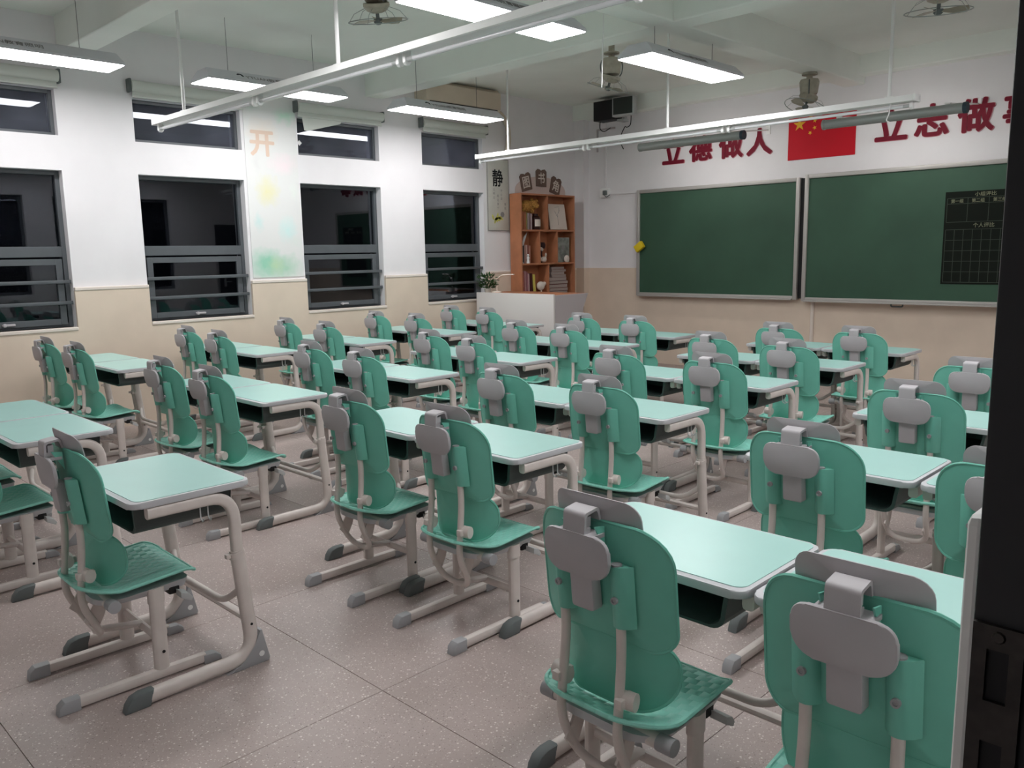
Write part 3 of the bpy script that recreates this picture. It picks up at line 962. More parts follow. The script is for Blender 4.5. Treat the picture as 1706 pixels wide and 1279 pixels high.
# ------------------------------------------------------------------ old suspended batten lamps
def make_batten():
    t = thing('batten_lamp', '', 'lamp', (0, 0, 2.58))
    L = 2.40
    bm = nb()
    prism(bm, [(-0.055, 0.0), (-0.047, -0.004), (-0.02, 0.026), (0.02, 0.026), (0.047, -0.004), (0.055, 0.0), (0.028, 0.048), (-0.028, 0.048)], lambda u, v: (-L, u, v), lambda u, v: (L, u, v))
    obj('channel', bm, 'white', t, smooth=False)
    for k in range(3):
        xa, xb = -L + 0.03 + k * 1.6, -L + 1.57 + k * 1.6
        for q, e in ((xa, 1), (xb, -1)):
            bm = nb()
            prism(bm, [(-0.022, 0.026), (0.022, 0.026), (0.022, -0.045), (0.010, -0.058), (-0.010, -0.058), (-0.022, -0.045)], lambda u, v: (q - 0.012, u, v), lambda u, v: (q + 0.012, u, v), 0.003)
            obj('lamp_holder', bm, 'white', t)
        bm = nb(); cyl(bm, (xa + 0.02, 0, -0.03), (xb - 0.02, 0, -0.03), 0.013, 12)
        tb = obj('fluorescent_tube', bm, 'glasstube', t)
        for q0, q1 in ((xa + 0.012, xa + 0.06), (xb - 0.06, xb - 0.012)):
            bm = nb(); cyl(bm, (q0, 0, -0.03), (q1, 0, -0.03), 0.0136, 12)
            obj('tube_end', bm, 'silver', tb)
    for q in (-1.92, 0.18, 2.2):
        bm = nb(); cyl(bm, (q, 0, 0.045), (q, 0, ZC - 2.58), 0.0125, 10)
        obj('hanging_rod', bm, 'white', t)
        bm = nb(); box(bm, q - 0.03, q + 0.03, -0.02, 0.02, 0.044, 0.056, 0.004)
        obj('rod_clamp', bm, 'white', t)
    for q in (-L - 0.012, L - 0.004):
        bm = nb(); box(bm, q, q + 0.016, -0.056, 0.056, -0.006, 0.05, 0.004)
        obj('end_plate', bm, 'white', t)
    return t
b1 = make_batten()
b1.location = (-4.54, 2.99, 2.58); b1['label'] = 'long white batten lamp hanging across the near part of the room'; b1['group'] = 'hanging batten lamps'
b2 = dup(b1, (-4.76, 6.78, 2.58), 0, 'long white batten lamp hanging in front of the blackboards', 'hanging batten lamps')
bm = nb(); tube(bm, smooth_path([(2.22, -0.02, 0.0), (2.215, -0.025, -0.07), (2.20, -0.03, -0.12), (2.22, -0.03, -0.135)], 5), 0.004, n=6)
obj('pull_cord', bm, 'white', b2)

# ------------------------------------------------------------------ orbit fans
def make_fan():
    t = thing('ceiling_fan', '', 'fan', (0, 0, 0))
    # origin = ceiling point, everything hangs below it; d = drop
    bm = nb(); lathe(bm, [(0.0, 0.0), (0.075, 0.0), (0.075, -0.012), (0.03, -0.02), (0.03, -0.05), (0.085, -0.055), (0.095, -0.08), (0.085, -0.18), (0.075, -0.20), (0.0, -0.20)], n=24)
    obj('motor_housing', bm, 'fantan', t)
    bm = nb(); tube(bm, smooth_path([(-0.095, 0, -0.07), (-0.108, 0, -0.12), (-0.10, 0, -0.18), (-0.08, 0, -0.215)], 5), 0.006, n=6); tube(bm, smooth_path([(0.095, 0, -0.07), (0.108, 0, -0.12), (0.10, 0, -0.18), (0.08, 0, -0.215)], 5), 0.006, n=6)
    obj('yoke', bm, 'dark_cap', t)
    T = Matrix.Translation((0, 0, -0.21)) @ Matrix.Rotation(0.28, 4, 'X') @ Matrix.Rotation(0.22, 4, 'Y')
    bm = nb(); lathe(bm, [(0.0, 0.0), (0.09, 0.0), (0.092, -0.02), (0.07, -0.05), (0.035, -0.065), (0.0, -0.067)], n=20); xform(bm, 0, T)
    obj('oscillating_head', bm, 'fantan', t)
    bm = nb(); lathe(bm, [(0.0, -0.065), (0.012, -0.065), (0.012, -0.10), (0.03, -0.102), (0.03, -0.125), (0.015, -0.14), (0.0, -0.142)], n=14); xform(bm, 0, T)
    hub = obj('hub', bm, 'dark_cap', t)
    for k in range(3):
        bm = nb()
        outline = [(0.02, -0.015), (0.06, -0.035), (0.13, -0.055), (0.18, -0.045), (0.185, 0.0), (0.17, 0.035), (0.11, 0.03), (0.06, 0.015), (0.02, 0.012)]
        prism(bm, outline, lambda u, v: (u, v, -0.112 + v * 0.35), lambda u, v: (u, v, -0.109 + v * 0.35))
        xform(bm, 0, T @ Matrix.Rotation(k * 2 * PI / 3 + 0.4, 4, 'Z'))
        obj('blade', bm, 'fantan', hub, smooth=False)
    bm = nb()
    ring = [(0.205 * math.cos(2 * PI * k / 32), 0.205 * math.sin(2 * PI * k / 32), -0.115) for k in range(33)]
    tube(bm, ring, 0.0035, n=6, up=(0, 0, 1), cap=False)
    for k in range(6):
        a = 2 * PI * k / 6
        tube(bm, [(0.085 * math.cos(a), 0.085 * math.sin(a), -0.03), (0.16 * math.cos(a), 0.16 * math.sin(a), -0.06), (0.205 * math.cos(a), 0.205 * math.sin(a), -0.115)], 0.0018, n=5)
    xform(bm, 0, T)
    obj('guard_ring', bm, 'tubegrey', t)
    return t
def fan_rod(t, L):
    bm = nb(); lathe(bm, [(0.0, L), (0.07, L), (0.07, L - 0.015), (0.03, L - 0.03), (0.03, -0.001), (0.0, -0.001)], n=18)
    obj('ceiling_mount', bm, 'fantan', t)
f0 = make_fan()
f0['group'] = 'orbit ceiling fans'
fans = [((-4.88, 3.68, 3.43), 'cream ceiling fan at top beside the near batten lamp'), ((-5.10, 6.60, 3.37), 'cream ceiling fan behind the panel light near the loudspeaker'),
        ((-3.90, 8.25, 3.21), 'cream ceiling fan hanging above the flag'), ((-2.00, 6.06, 3.34), 'cream ceiling fan at the top right corner near the door')]
FO = []
for k, (l_, lab) in enumerate(fans):
    if k == 0: f0.location = l_; f0['label'] = lab; o = f0
    else: o = dup(f0, l_, (0, 0.9, 2.0, -0.3)[k], lab, 'orbit ceiling fans')
    FO.append(o)
for o, top in zip(FO, (ZC, ZC, ZB, ZC)): fan_rod(o, top - o.location.z)

bm = nb(); tube(bm, smooth_path([(0, 0, 0), (0.006, 0, -0.25), (-0.004, 0, -0.5), (-0.012, 0, -0.74)], 5), 0.0045, n=6)
tag(obj('pull_cord', bm, 'white', None, (-4.18, 5.30, 3.499)), 'thin white cord dangling from the ceiling near the top', 'cord')

# ------------------------------------------------------------------ bookshelf with its sign and contents
BX, BY0, BY1 = XL + TH + 0.01, 7.83, 8.90
BD = 0.20
t = thing('bookshelf', 'orange brown wooden bookshelf against the left wall in the front corner', 'bookshelf', (BX, BY0, 0))
BW = BY1 - BY0
ST = 0.022
shelf_z = [0.10, 0.50, 0.93, 1.365, 1.80]
for nm, a in (('side_panel', (0, BD, 0, ST, 0, 2.24)), ('side_panel', (0, BD, BW - ST, BW, 0, 2.24)), ('top_panel', (0, BD, 0, BW, 2.24, 2.262)), ('back_panel', (0, 0.008, ST, BW - ST, 0.02, 2.24))):
    bm = nb(); box(bm, *a, 0.001 if nm != 'back_panel' else 0); obj(nm, bm, 'wood', t, smooth=False)
for z_ in shelf_z:
    bm = nb(); box(bm, 0.008, BD - 0.004, ST, BW - ST, z_ - ST, z_); obj('shelf_board', bm, 'wood', t, smooth=False)
for (y_, za, zb) in ((0.52, 1.80, 2.24), (0.36, 1.365, 1.80 - ST), (0.71, 1.365, 1.80 - ST), (0.53, 0.93, 1.365 - ST), (0.36, 0.50, 0.93 - ST), (0.71, 0.50, 0.93 - ST)):
    bm = nb(); box(bm, 0.008, BD - 0.004, y_ - 0.011, y_ + 0.011, za, zb); obj('divider', bm, 'wood', t, smooth=False)
# sign above
t = thing('corner_sign', 'three brown plaques reading \u56fe\u4e66\u89d2 fanned above the bookshelf', 'sign', (XL + 0.004, 8.47, 2.30))
bm = nb()
arc = [(0.50 * math.cos(PI * k / 16), 0.02 + 0.19 * math.sin(PI * k / 16)) for k in range(17)]
prism(bm, arc + [(-0.50, -0.02), (0.50, -0.02)], lambda u, v: (0.0, u, v), lambda u, v: (0.006, u, v))
obj('backing_card', bm, 'peach', t, smooth=False)
for k, (s_, y_, z_, a_) in enumerate((('\u56fe', -0.30, 0.125, 0.22), ('\u4e66', 0.0, 0.19, 0.0), ('\u89d2', 0.29, 0.10, -0.26))):
    Mx = Matrix.Translation((0.006, y_, z_)) @ Matrix.Rotation(a_, 4, 'X')
    pts = [(-0.10, -0.11), (0.10, -0.11), (0.105, 0.09), (0.07, 0.12), (0.03, 0.115), (0.0, 0.095), (-0.03, 0.115), (-0.07, 0.12), (-0.105, 0.09)]
    bm = nb(); prism(bm, pts, lambda u, v: Mx @ Vector((0, u, v)), lambda u, v: Mx @ Vector((0.010, u, v)))
    pl = obj('plaque', bm, 'bark', t, smooth=False)
    place_text('plaque_character', s_, 'ivory', Mx @ Vector((0.0102, -0.065, -0.075)), Mx.to_3x3() @ Vector((0, 1, 0)), Mx.to_3x3() @ Vector((0, 0, 1)), 0.13, 0.15, pl, bold=0.015, depth=0.002)

def cmat(r, g, b, rough=0.6):
    return mat('print_%d_%d_%d' % (r, g, b), rgb(r, g, b), rough, 0.3)
def book(y, z, th, h, d, colr, lab, group, lean=0.0, flat=False):
    d = min(d, 0.135)
    t = thing('book', lab, 'book', (BX + BD - 0.05 - d / 2, BY0 + y, z), group=group)
    mc = cmat(*colr)
    Rm = Matrix.Rotation(lean, 4, 'X')
    def add(nm, a, m_):
        b = nb(); box(b, *a, 0.0015, 1)
        if flat: xform(b, 0, Matrix.Identity(4))
        else: xform(b, 0, Rm)
        obj(nm, b, m_, t, smooth=False)
    if flat:
        add('cover', (-d / 2, d / 2, -h / 2, h / 2, 0, 0.004), mc); add('cover', (-d / 2, d / 2, -h / 2, h / 2, th - 0.004, th), mc); add('pages', (-d / 2 + 0.004, d / 2 - 0.003, -h / 2 + 0.004, h / 2 - 0.004, 0.004, th - 0.004), 'pages')
    else:
        add('cover', (-d / 2, d / 2, 0, 0.003, 0, h), mc); add('cover', (-d / 2, d / 2, th - 0.003, th, 0, h), mc)
        add('spine', (d / 2 - 0.003, d / 2, 0.003, th - 0.003, 0, h), mc); add('pages', (-d / 2 + 0.004, d / 2 - 0.003, 0.003, th - 0.003, 0.003, h - 0.004), 'ivory')
    return t
ORD = ['first', 'second', 'third', 'fourth', 'fifth', 'sixth', 'seventh', 'eighth', 'ninth']
# top left cell: books, plush, jar
z = shelf_z[4]
y = ST + 0.03
for k, (c_, th, h) in enumerate((((150, 92, 62), 0.05, 0.235), ((160, 100, 70), 0.045, 0.23), ((132, 120, 72), 0.022, 0.225), ((150, 138, 140), 0.032, 0.215), ((120, 96, 100), 0.028, 0.212), ((168, 150, 150), 0.026, 0.208))):
    book(y, z, th, h, 0.15, c_, '%s book from the left in the top left bookshelf cell' % ORD[k], 'books in the top left cell'); y += th + 0.002
t = thing('plush_toy', 'shaggy yellow brown plush toy on the top left books', 'toy', (BX + 0.105, BY0 + 0.225, z + 0.214))
M['plush'] = mat('yellow_brown_plush', (0.40, 0.20, 0.055, 1), 0.95, 0.1, noise=0.4, nscale=60, bump=1.0, bscale=120)
bm = nb(); sphere(bm, (0, -0.03, 0.085), 0.10, 0.8, 1.1, 0.85); sphere(bm, (0.01, 0.09, 0.11), 0.072, 0.9, 1, 0.95)
sphere(bm, (0.02, -0.10, 0.035), 0.035); sphere(bm, (0.02, 0.06, 0.035), 0.035); sphere(bm, (0.03, 0.14, 0.16), 0.022); sphere(bm, (0.03, 0.05, 0.175), 0.024); sphere(bm, (0.06, 0.12, 0.095), 0.028)
for v in bm.verts: v.co += Vector((random.uniform(-1, 1), random.uniform(-1, 1), random.uniform(-1, 1))) * 0.005
obj('body', bm, 'plush', t)
t = thing('jar', 'dark brown jar with white label in the top left bookshelf cell', 'jar', (BX + BD - 0.085, BY0 + 0.365, z))
bm = nb(); lathe(bm, [(0.0, 0.0), (0.062, 0.0), (0.066, 0.01), (0.066, 0.155), (0.05, 0.175), (0.036, 0.18), (0.036, 0.21), (0.0, 0.212)], n=20); obj('body', bm, cmat(48, 24, 20, 0.3), t)
bm = nb(); tube(bm, [(0.069 * math.cos(a), 0.069 * math.sin(a), 0.09) for a in [-0.9 + 0.2 * k for k in range(10)]], 0.0015, 0.05, n=6, up=None); 
bm.free(); bm = nb()
ra = 0.0672
vs = [[bm.verts.new((ra * math.cos(a), ra * math.sin(a), zz_)) for zz_ in (0.045, 0.135)] for a in [-0.95 + 0.19 * k for k in range(11)]]
for a, b_ in zip(vs, vs[1:]): bm.faces.new((a[0], b_[0], b_[1], a[1]))
obj('label', bm, 'ivory', t)
# top right: framed picture
t = thing('picture', 'white framed line drawing leaning in the top right bookshelf cell', 'picture', (BX + 0.065, BY0 + 0.79, z))
Mx = Matrix.Rotation(-0.16, 4, 'Y')
bm = nb(); box(bm, 0, 0.015, -0.17, 0.17, 0, 0.345, 0.003); xform(bm, 0, Matrix.Translation((0.08, 0, 0.0035)) @ Mx); obj('board', bm, 'ivory', t)
bm = nb()
for a in ((0.0, 0.06, 0.0, 0.2), (0.0, 0.2, 0.06, 0.27), (0.0, 0.17, -0.05, 0.25), (-0.04, 0.30, 0.05, 0.31), (0.05, 0.3, 0.03, 0.22)):
    tube(bm, [(0.0158, a[0], a[1]), (0.0158, a[2], a[3])], 0.0015, n=5)
xform(bm, 0, Matrix.Translation((0.08, 0, 0.0035)) @ Mx); obj('drawing', bm, 'inkgrey', t)
# middle row
z = shelf_z[3]
y = ST + 0.05
for k, (c_, th, h) in enumerate((((52, 56, 56), 0.03, 0.25), ((168, 132, 124), 0.03, 0.24), ((190, 160, 150), 0.028, 0.238), ((140, 84, 76), 0.03, 0.235), ((176, 128, 112), 0.028, 0.232))):
    book(y, z, th, h, 0.15, c_, '%s book from the left in the middle left bookshelf cell' % ORD[k], 'books in the middle left cell'); y += th + 0.002
t = thing('figurine', 'small white figurine in front of the middle left books', 'figurine', (BX + BD - 0.025, BY0 + 0.15, z))
bm = nb(); lathe(bm, [(0.0, 0.0), (0.022, 0.0), (0.02, 0.02), (0.014, 0.05), (0.02, 0.07), (0.012, 0.09), (0.0, 0.095)], n=14); sphere(bm, (0, 0, 0.105), 0.016); obj('body', bm, 'white', t)
t = thing('paper_ornament', 'pale grey paper bird ornament standing in the middle left bookshelf corner', 'ornament', (BX + BD - 0.03, BY0 + ST + 0.026, z))
bm = nb(); lathe(bm, [(0.0, 0.0), (0.02, 0.0), (0.006, 0.02), (0.005, 0.26), (0.0, 0.26)], n=10); prism(bm, [(-0.02, 0.22), (0.02, 0.23), (0.095, 0.40), (0.03, 0.34)], lambda u, v: (-0.003, u, v), lambda u, v: (0.003, u, v)); obj('body', bm, 'silver', t, smooth=False)
t = thing('swan_ornament', 'white curled swan shaped ornament with dark cap in the middle bookshelf cell', 'ornament', (BX + 0.135, BY0 + 0.455, z))
bm = nb(); tube(bm, smooth_path([(0, 0.04, 0.03), (0, -0.02, 0.05), (0, -0.055, 0.10), (0, -0.055, 0.16), (0, -0.02, 0.19), (0, 0.015, 0.17)], 6), 0.022, n=10); sphere(bm, (0, 0.045, 0.045), 0.04, 0.8, 1.2, 1); sphere(bm, (0, 0.085, 0.10), 0.018, 0.8, 0.8, 1.9); obj('body', bm, 'ivory', t)
bm = nb(); lathe(bm, [(0.0, 0.0), (0.055, 0.0), (0.062, 0.05), (0.05, 0.08), (0.0, 0.085)], (-0.05, 0.045, 0.19), 16); cyl(bm, (-0.05, 0.045, 0.0), (-0.05, 0.045, 0.2), 0.018); obj('dark_stand', bm, cmat(50, 28, 28), t)
t = thing('picture_book', 'grey picture book standing open faced in the middle right bookshelf cell', 'book', (BX + BD - 0.055, BY0 + 0.87, z))
bm = nb(); box(bm, 0, 0.016, -0.125, 0.125, 0, 0.335, 0.002); obj('cover', bm, mat('grey_green_mottled_cover', (0.22, 0.235, 0.215, 1), 0.6, 0.2, noise=0.35, nscale=14), t)
bm = nb(); sphere(bm, (0.017, 0.0, 0.20), 0.035, 0.06, 0.7, 1.1); obj('printed_bird', bm, 'inkgrey', t)
t = thing('egg_ornament', 'smooth white egg ornament in front of the grey picture book', 'ornament', (BX + BD - 0.034 + 0.02, BY0 + 0.91, z))
bm = nb(); sphere(bm, (0, 0, 0.052), 0.05, 0.5, 1.0, 1.04); bmesh.ops.bisect_plane(bm, geom=bm.verts[:] + bm.edges[:] + bm.faces[:], plane_co=(0, 0, 0.006), plane_no=(0, 0, -1), clear_outer=True)
for v in bm.verts: v.co.z -= 0.006
obj('body', bm, 'ivory', t)
# bottom visible row
z = shelf_z[2]
y = ST + 0.012
for k, (c_, th, h, ln) in enumerate((((150, 84, 74), 0.022, 0.285, 0.05), ((170, 100, 92), 0.022, 0.32, 0.05), ((186, 140, 140), 0.024, 0.335, 0.04), ((160, 110, 118), 0.022, 0.325, 0.04), ((196, 160, 160), 0.022, 0.30, 0.03), ((70, 26, 26), 0.045, 0.30, 0.05), ((206, 190, 96), 0.04, 0.285, 0.06))):
    book(y + h * math.sin(ln) + 0.001, z, th, h, 0.17, c_, '%s leaning book from the left in the lower left bookshelf cell' % ORD[k], 'books in the lower left cell', ln); y += th + 0.012
t = thing('bird_ornament', 'cream bird ornament beside the yellow book in the lower left cell', 'ornament', (BX + 0.14, BY0 + 0.435, z))
bm = nb(); lathe(bm, [(0.0, 0.0), (0.03, 0.0), (0.03, 0.01), (0.012, 0.03), (0.012, 0.1), (0.0, 0.1)], n=12); sphere(bm, (0, -0.01, 0.13), 0.06, 0.8, 1.15, 1); sphere(bm, (0, 0.06, 0.155), 0.03); prism(bm, [(0.08, 0.15), (0.115, 0.175), (0.08, 0.17)], lambda u, v: (-0.008, u, v), lambda u, v: (0.008, u, v)); obj('body', bm, 'ivory', t)
zz_ = z
for k, (c_, th, h) in enumerate((((44, 30, 36), 0.05, 0.40), ((150, 118, 112), 0.04, 0.38), ((110, 52, 50), 0.05, 0.40), ((92, 44, 44), 0.045, 0.38), ((168, 150, 150), 0.045, 0.36), ((150, 126, 120), 0.04, 0.30), ((176, 160, 156), 0.035, 0.28), ((140, 104, 100), 0.035, 0.30), ((170, 150, 148), 0.03, 0.27))):
    book(0.78 + (0.01 if k % 2 else -0.012), zz_, th, h, 0.17, c_, '%s flat book from the bottom in the lower right bookshelf stack' % ORD[k], 'books stacked in the lower right cell', flat=True); zz_ += th + 0.0005

# ------------------------------------------------------------------ teacher's desk, lamp, plant
PX0, PX1, PY0, PY1, PZ = -7.55, -6.27, 7.05, 7.62, 1.03
t = thing('teacher_desk', 'pale grey steel teacher desk in front of the bookshelf', 'desk', ((PX0 + PX1) / 2, (PY0 + PY1) / 2, 0))
hx, hy = (PX1 - PX0) / 2, (PY1 - PY0) / 2
bm = nb(); box(bm, -hx, hx, -hy, -hy + 0.03, 0.0, PZ, 0.008); obj('front_panel', bm, 'podium', t)
for s in (-1, 1):
    bm = nb()
    prof = [(-hy + 0.03, 0.0), (hy - 0.06, 0.0), (hy - 0.06, 0.72), (hy - 0.04, 0.86), (hy + 0.05, PZ - 0.012), (-hy + 0.03, PZ - 0.012)]
    prism(bm, prof, lambda u, v: (s * hx - s * 0.025, u, v), lambda u, v: (s * hx, u, v), 0.003)
    obj('side_panel', bm, 'podiumdk', t, smooth=False)
bm = nb(); box(bm, -hx + 0.02, hx - 0.02, -hy + 0.03, hy + 0.04, PZ - 0.03, PZ - 0.010, 0.003); obj('desktop', bm, 'wood', t)
bm = nb(); box(bm, -hx + 0.026, hx - 0.026, -hy + 0.2, -hy + 0.22, 0.05, PZ - 0.032); obj('inner_panel', bm, 'podiumdk', t)
t = thing('desk_lamp', 'cream slim desk lamp with bent arm on the teacher desk', 'lamp', (-7.42, 7.28, PZ - 0.010))
bm = nb(); lathe(bm, [(0.0, 0.0), (0.06, 0.0), (0.06, 0.012), (0.012, 0.02), (0.0, 0.02)], n=18); obj('base', bm, 'lamppink', t)
bm = nb(); tube(bm, [(0, 0, 0.015), (0, 0, 0.15)], 0.012, 0.009, n=8); obj('stem', bm, 'lamppink', t)
bm = nb(); tube(bm, fillet_path([(-0.02, 0, 0.145), (0.08, 0.02, 0.215), (0.24, 0.06, 0.222)], 0.03), 0.02, 0.008, n=8, up=(0, 1, 0)); obj('arm', bm, 'lamppink', t)
t = thing('potted_plant', 'small dark leafy potted plant at the left end of the teacher desk', 'plant', (-7.50, 7.20, PZ - 0.010))
bm = nb(); lathe(bm, [(0.0, 0.0), (0.035, 0.0), (0.045, 0.05), (0.04, 0.05), (0.0, 0.045)], n=16); obj('pot', bm, 'pot', t)
bm = nb()
for k in range(150):
    a = random.uniform(0, 2 * PI); r_ = random.uniform(0.01, 0.11); z_ = random.uniform(0.05, 0.22) - r_ * 0.35
    n0 = len(bm.verts)
    prism(bm, [(-0.004, 0), (-0.013, 0.02), (0, 0.055), (0.013, 0.02), (0.004, 0)], lambda u, v: (u, v, 0), lambda u, v: (u, v, 0.001))
    xform(bm, n0, Matrix.Translation((r_ * math.cos(a) * 0.95, r_ * math.sin(a), z_ + 0.02)) @ Matrix.Rotation(a - PI / 2, 4, 'Z') @ Matrix.Rotation(random.uniform(-0.3, 1.1), 4, 'X') @ Matrix.Rotation(random.uniform(-0.8, 0.8), 4, 'Y'))
lf = obj('foliage', bm, 'leaf', t, smooth=False); lf['kind'] = 'stuff'
bm = nb()
for k in range(9):
    a = 2 * PI * k / 9
    tube(bm, smooth_path([(0.01 * math.cos(a), 0.01 * math.sin(a), 0.04), (0.04 * math.cos(a), 0.04 * math.sin(a), 0.10), (0.10 * math.cos(a), 0.10 * math.sin(a), 0.13)], 3), 0.002, n=5)
obj('stems', bm, 'leaf', t)

# ------------------------------------------------------------------ the pupil's chair (origin: floor, midway between the rear foot caps; faces +y)
def make_chair():
    t = thing('school_chair', '', 'chair', (0, 0, 0))
    # seat
    bm = nb()
    ol = rrect(-0.202, 0.202, 0.118, 0.502, (0.13, 0.13, 0.055, 0.055), 8)
    def fs(u, v):
        k = (v - 0.118) / 0.384
        zz = 0.360 + 0.022 * (u / 0.2) ** 2 + 0.034 * max(0, (0.30 - k) / 0.30) ** 1.6 + 0.024 * max(0, (k - 0.3) / 0.7) ** 1.3 - 0.026 * max(0, (k - 0.82) / 0.18) ** 2
        return (u, v, zz)
    shell(bm, ol, fs, (0, 0, -0.010), 8)
    roll(bm, [Vector(fs(*q)) + Vector((0, 0, -0.005)) for q in ol], 0.0065)
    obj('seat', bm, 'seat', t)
    bm = nb(); prism(bm, rrect(-0.165, 0.165, 0.16, 0.47, (0.09, 0.09, 0.03, 0.03), 6), lambda u, v: (u, v, 0.320), lambda u, v: (u * 1.10, v * 1.01, 0.342 + 0.012 * max(0, (v - 0.24) / 0.23)), 0.0); obj('seat_pan', bm, 'rim', t)
    # upper backrest with its two sockets
    bm = nb()
    ol = rrect(-0.204, 0.204, 0.555, 0.868, (0.055, 0.055, 0.10, 0.10), 8)
    def fb(u, v):
        return (u, 0.128 + (0.868 - v) * 0.105 + 0.055 * abs(u / 0.2) ** 2.2, v)
    shell(bm, ol, fb, (0, 0.007, 0), 8)
    roll(bm, [Vector(fb(*q)) + Vector((0, 0.0035, 0)) for q in ol], 0.0048)
    for s in (-1, 1):
        n0 = len(bm.verts)
        yb = lambda v: fb(0.088, v)[1]
        prof = [(-0.030, 0.0), (-0.024, 0.014), (-0.015, 0.026), (-0.005, 0.031), (0.005, 0.031), (0.015, 0.026), (0.026, 0.014), (0.036, 0.0)]
        prism(bm, prof, lambda u, w: (s * (0.088 + u), yb(0.615) + 0.002 - w, 0.615), lambda u, w: (s * (0.088 + u), yb(0.775) + 0.002 - w, 0.775), 0.002)
    for s in (-1, 1):
        prism(bm, [(0.096, 0.868), (0.131, 0.862), (0.134, 0.80)], lambda u, v: (s * 0.048, u, v), lambda u, v: (s * 0.052, u, v))
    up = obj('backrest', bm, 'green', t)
    for s in (-1, 1):
        bm = nb(); yb_ = fb(0.088, 0.69)[1] - 0.033
        lathe(bm, [(0.0, -0.004), (0.009, -0.004), (0.009, 0.004), (0.005, 0.004), (0.005, 0.001), (0.0, 0.001)], n=12); xform(bm, 0, Matrix.Translation((s * 0.088, yb_, 0.69)) @ Matrix.Rotation(PI / 2, 4, 'X'))
        obj('bolt', bm, 'cap_grey', up)
        bm = nb(); cyl(bm, (s * 0.088, fb(0.088, 0.775)[1] - 0.016, 0.773), (s * 0.088, fb(0.088, 0.775)[1] - 0.016, 0.7785), 0.013, 14)
        obj('socket_plug', bm, 'cap_grey', up)
    # lower lumbar shell
    bm = nb()
    ol = rrect(-0.184, 0.184, 0.378, 0.575, (0.095, 0.095, 0.080, 0.080), 8)
    def fl(u, v):
        return (u, 0.178 + (0.57 - v) * 0.03 + 0.072 * abs(u / 0.178) ** 2.2, v)
    shell(bm, ol, fl, (0, 0.006, 0), 7)
    roll(bm, [Vector(fl(*q)) + Vector((0, 0.003, 0)) for q in ol], 0.0042)
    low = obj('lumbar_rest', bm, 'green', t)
    for s in (-1, 1):
        bm = nb(); tube(bm, [(s * 0.080, 0.148, 0.432), (s * 0.128, 0.158, 0.432)], 0.024, 0.020, n=14); box(bm, s * 0.1 - 0.012, s * 0.1 + 0.012, 0.12, 0.18, 0.420, 0.444, 0.003); obj('pivot_knob', bm, 'steel', low)
    # head plate, clip, rear pad
    bm = nb()
    ol = rrect(-0.130, 0.130, 0.822, 0.925, (0.035, 0.035, 0.045, 0.045), 6)
    shell(bm, ol, lambda u, v: (u, 0.150 - (v - 0.822) * 0.20 + 0.030 * (u / 0.130) ** 2, v), (0, 0.007, 0), 6)
    obj('head_plate', bm, 'pad', t)
    bm = nb()
    outer = fillet_path([(0.080, 0, 0.848), (0.082, 0, 0.899), (0.134, 0, 0.906), (0.142, 0, 0.872)], 0.010, 4)
    pts = [(p.x, p.z) for p in outer]
    inn = fillet_path([(0.135, 0, 0.872), (0.128, 0, 0.898), (0.089, 0, 0.892), (0.087, 0, 0.848)], 0.008, 4)
    pts += [(p.x, p.z) for p in inn]
    prism(bm, pts, lambda u, v: (-0.033, u, v), lambda u, v: (0.033, u, v))
    box(bm, -0.031, 0.031, 0.086, 0.105, 0.842, 0.862)
    box(bm, -0.055, 0.055, 0.082, 0.128, 0.838, 0.848)
    box(bm, -0.026, 0.026, 0.094, 0.112, 0.862, 0.886)
    obj('head_clip', bm, 'pad', t)
    bm = nb()
    prism(bm, rrect(-0.098, 0.098, 0.742, 0.850, (0.046, 0.046, 0.034, 0.034), 7), lambda u, v: (u, 0.072 + (0.85 - v) * 0.10 + 0.010 * (u / 0.112) ** 2, v), lambda u, v: (u, 0.084 + (0.85 - v) * 0.10 + 0.010 * (u / 0.112) ** 2, v), 0.004)
    pad = obj('rear_pad', bm, 'pad', t)
    bm = nb(); prism(bm, rrect(-0.034, 0.034, 0.648, 0.755, (0.008, 0.008, 0.004, 0.004), 3), lambda u, v: (u, 0.092 + (0.85 - v) * 0.10, v), lambda u, v: (u, 0.122 + (0.85 - v) * 0.13, v), 0.003)
    obj('slide_strip', bm, 'pad', pad)
    # U shaped back frame
    bm = nb()
    tube(bm, fillet_path([(-0.088, 0.141, 0.70), (-0.088, 0.153, 0.56), (-0.090, 0.140, 0.43), (-0.091, 0.128, 0.33), (-0.086, 0.195, 0.185), (0.086, 0.195, 0.185), (0.091, 0.128, 0.33), (0.090, 0.140, 0.43), (0.088, 0.153, 0.56), (0.088, 0.141, 0.70)], 0.07, 6), 0.0125, 0.0125, n=10)
    obj('back_frame', bm, 'steel', t)
    for s in (-1, 1):
        bm = nb(); prism(bm, [(0.135, 0.260), (0.175, 0.320), (0.225, 0.335), (0.205, 0.27), (0.175, 0.215)], lambda u, v: (s * 0.078, u, v), lambda u, v: (s * 0.086, u, v), 0.002); obj('bracket', bm, 'steel', t)
    bm = nb(); tube(bm, [(0, 0.185, 0.185), (0, 0.30, 0.165), (0, 0.352, 0.158)], 0.02, 0.012, n=8, up=(1, 0, 0)); obj('strut', bm, 'steel', t)
    bm = nb(); tube(bm, [(-0.175, 0.352, 0.150), (0.175, 0.352, 0.150)], 0.016, 0.012, n=10, up=(0, 0, 1)); obj('crossbar', bm, 'steel', t)
    # pivot tube under the seat
    bm = nb(); cyl(bm, (-0.185, 0.200, 0.330), (0.185, 0.200, 0.330), 0.019, 16); pv = obj('pivot_tube', bm, 'steel', t)
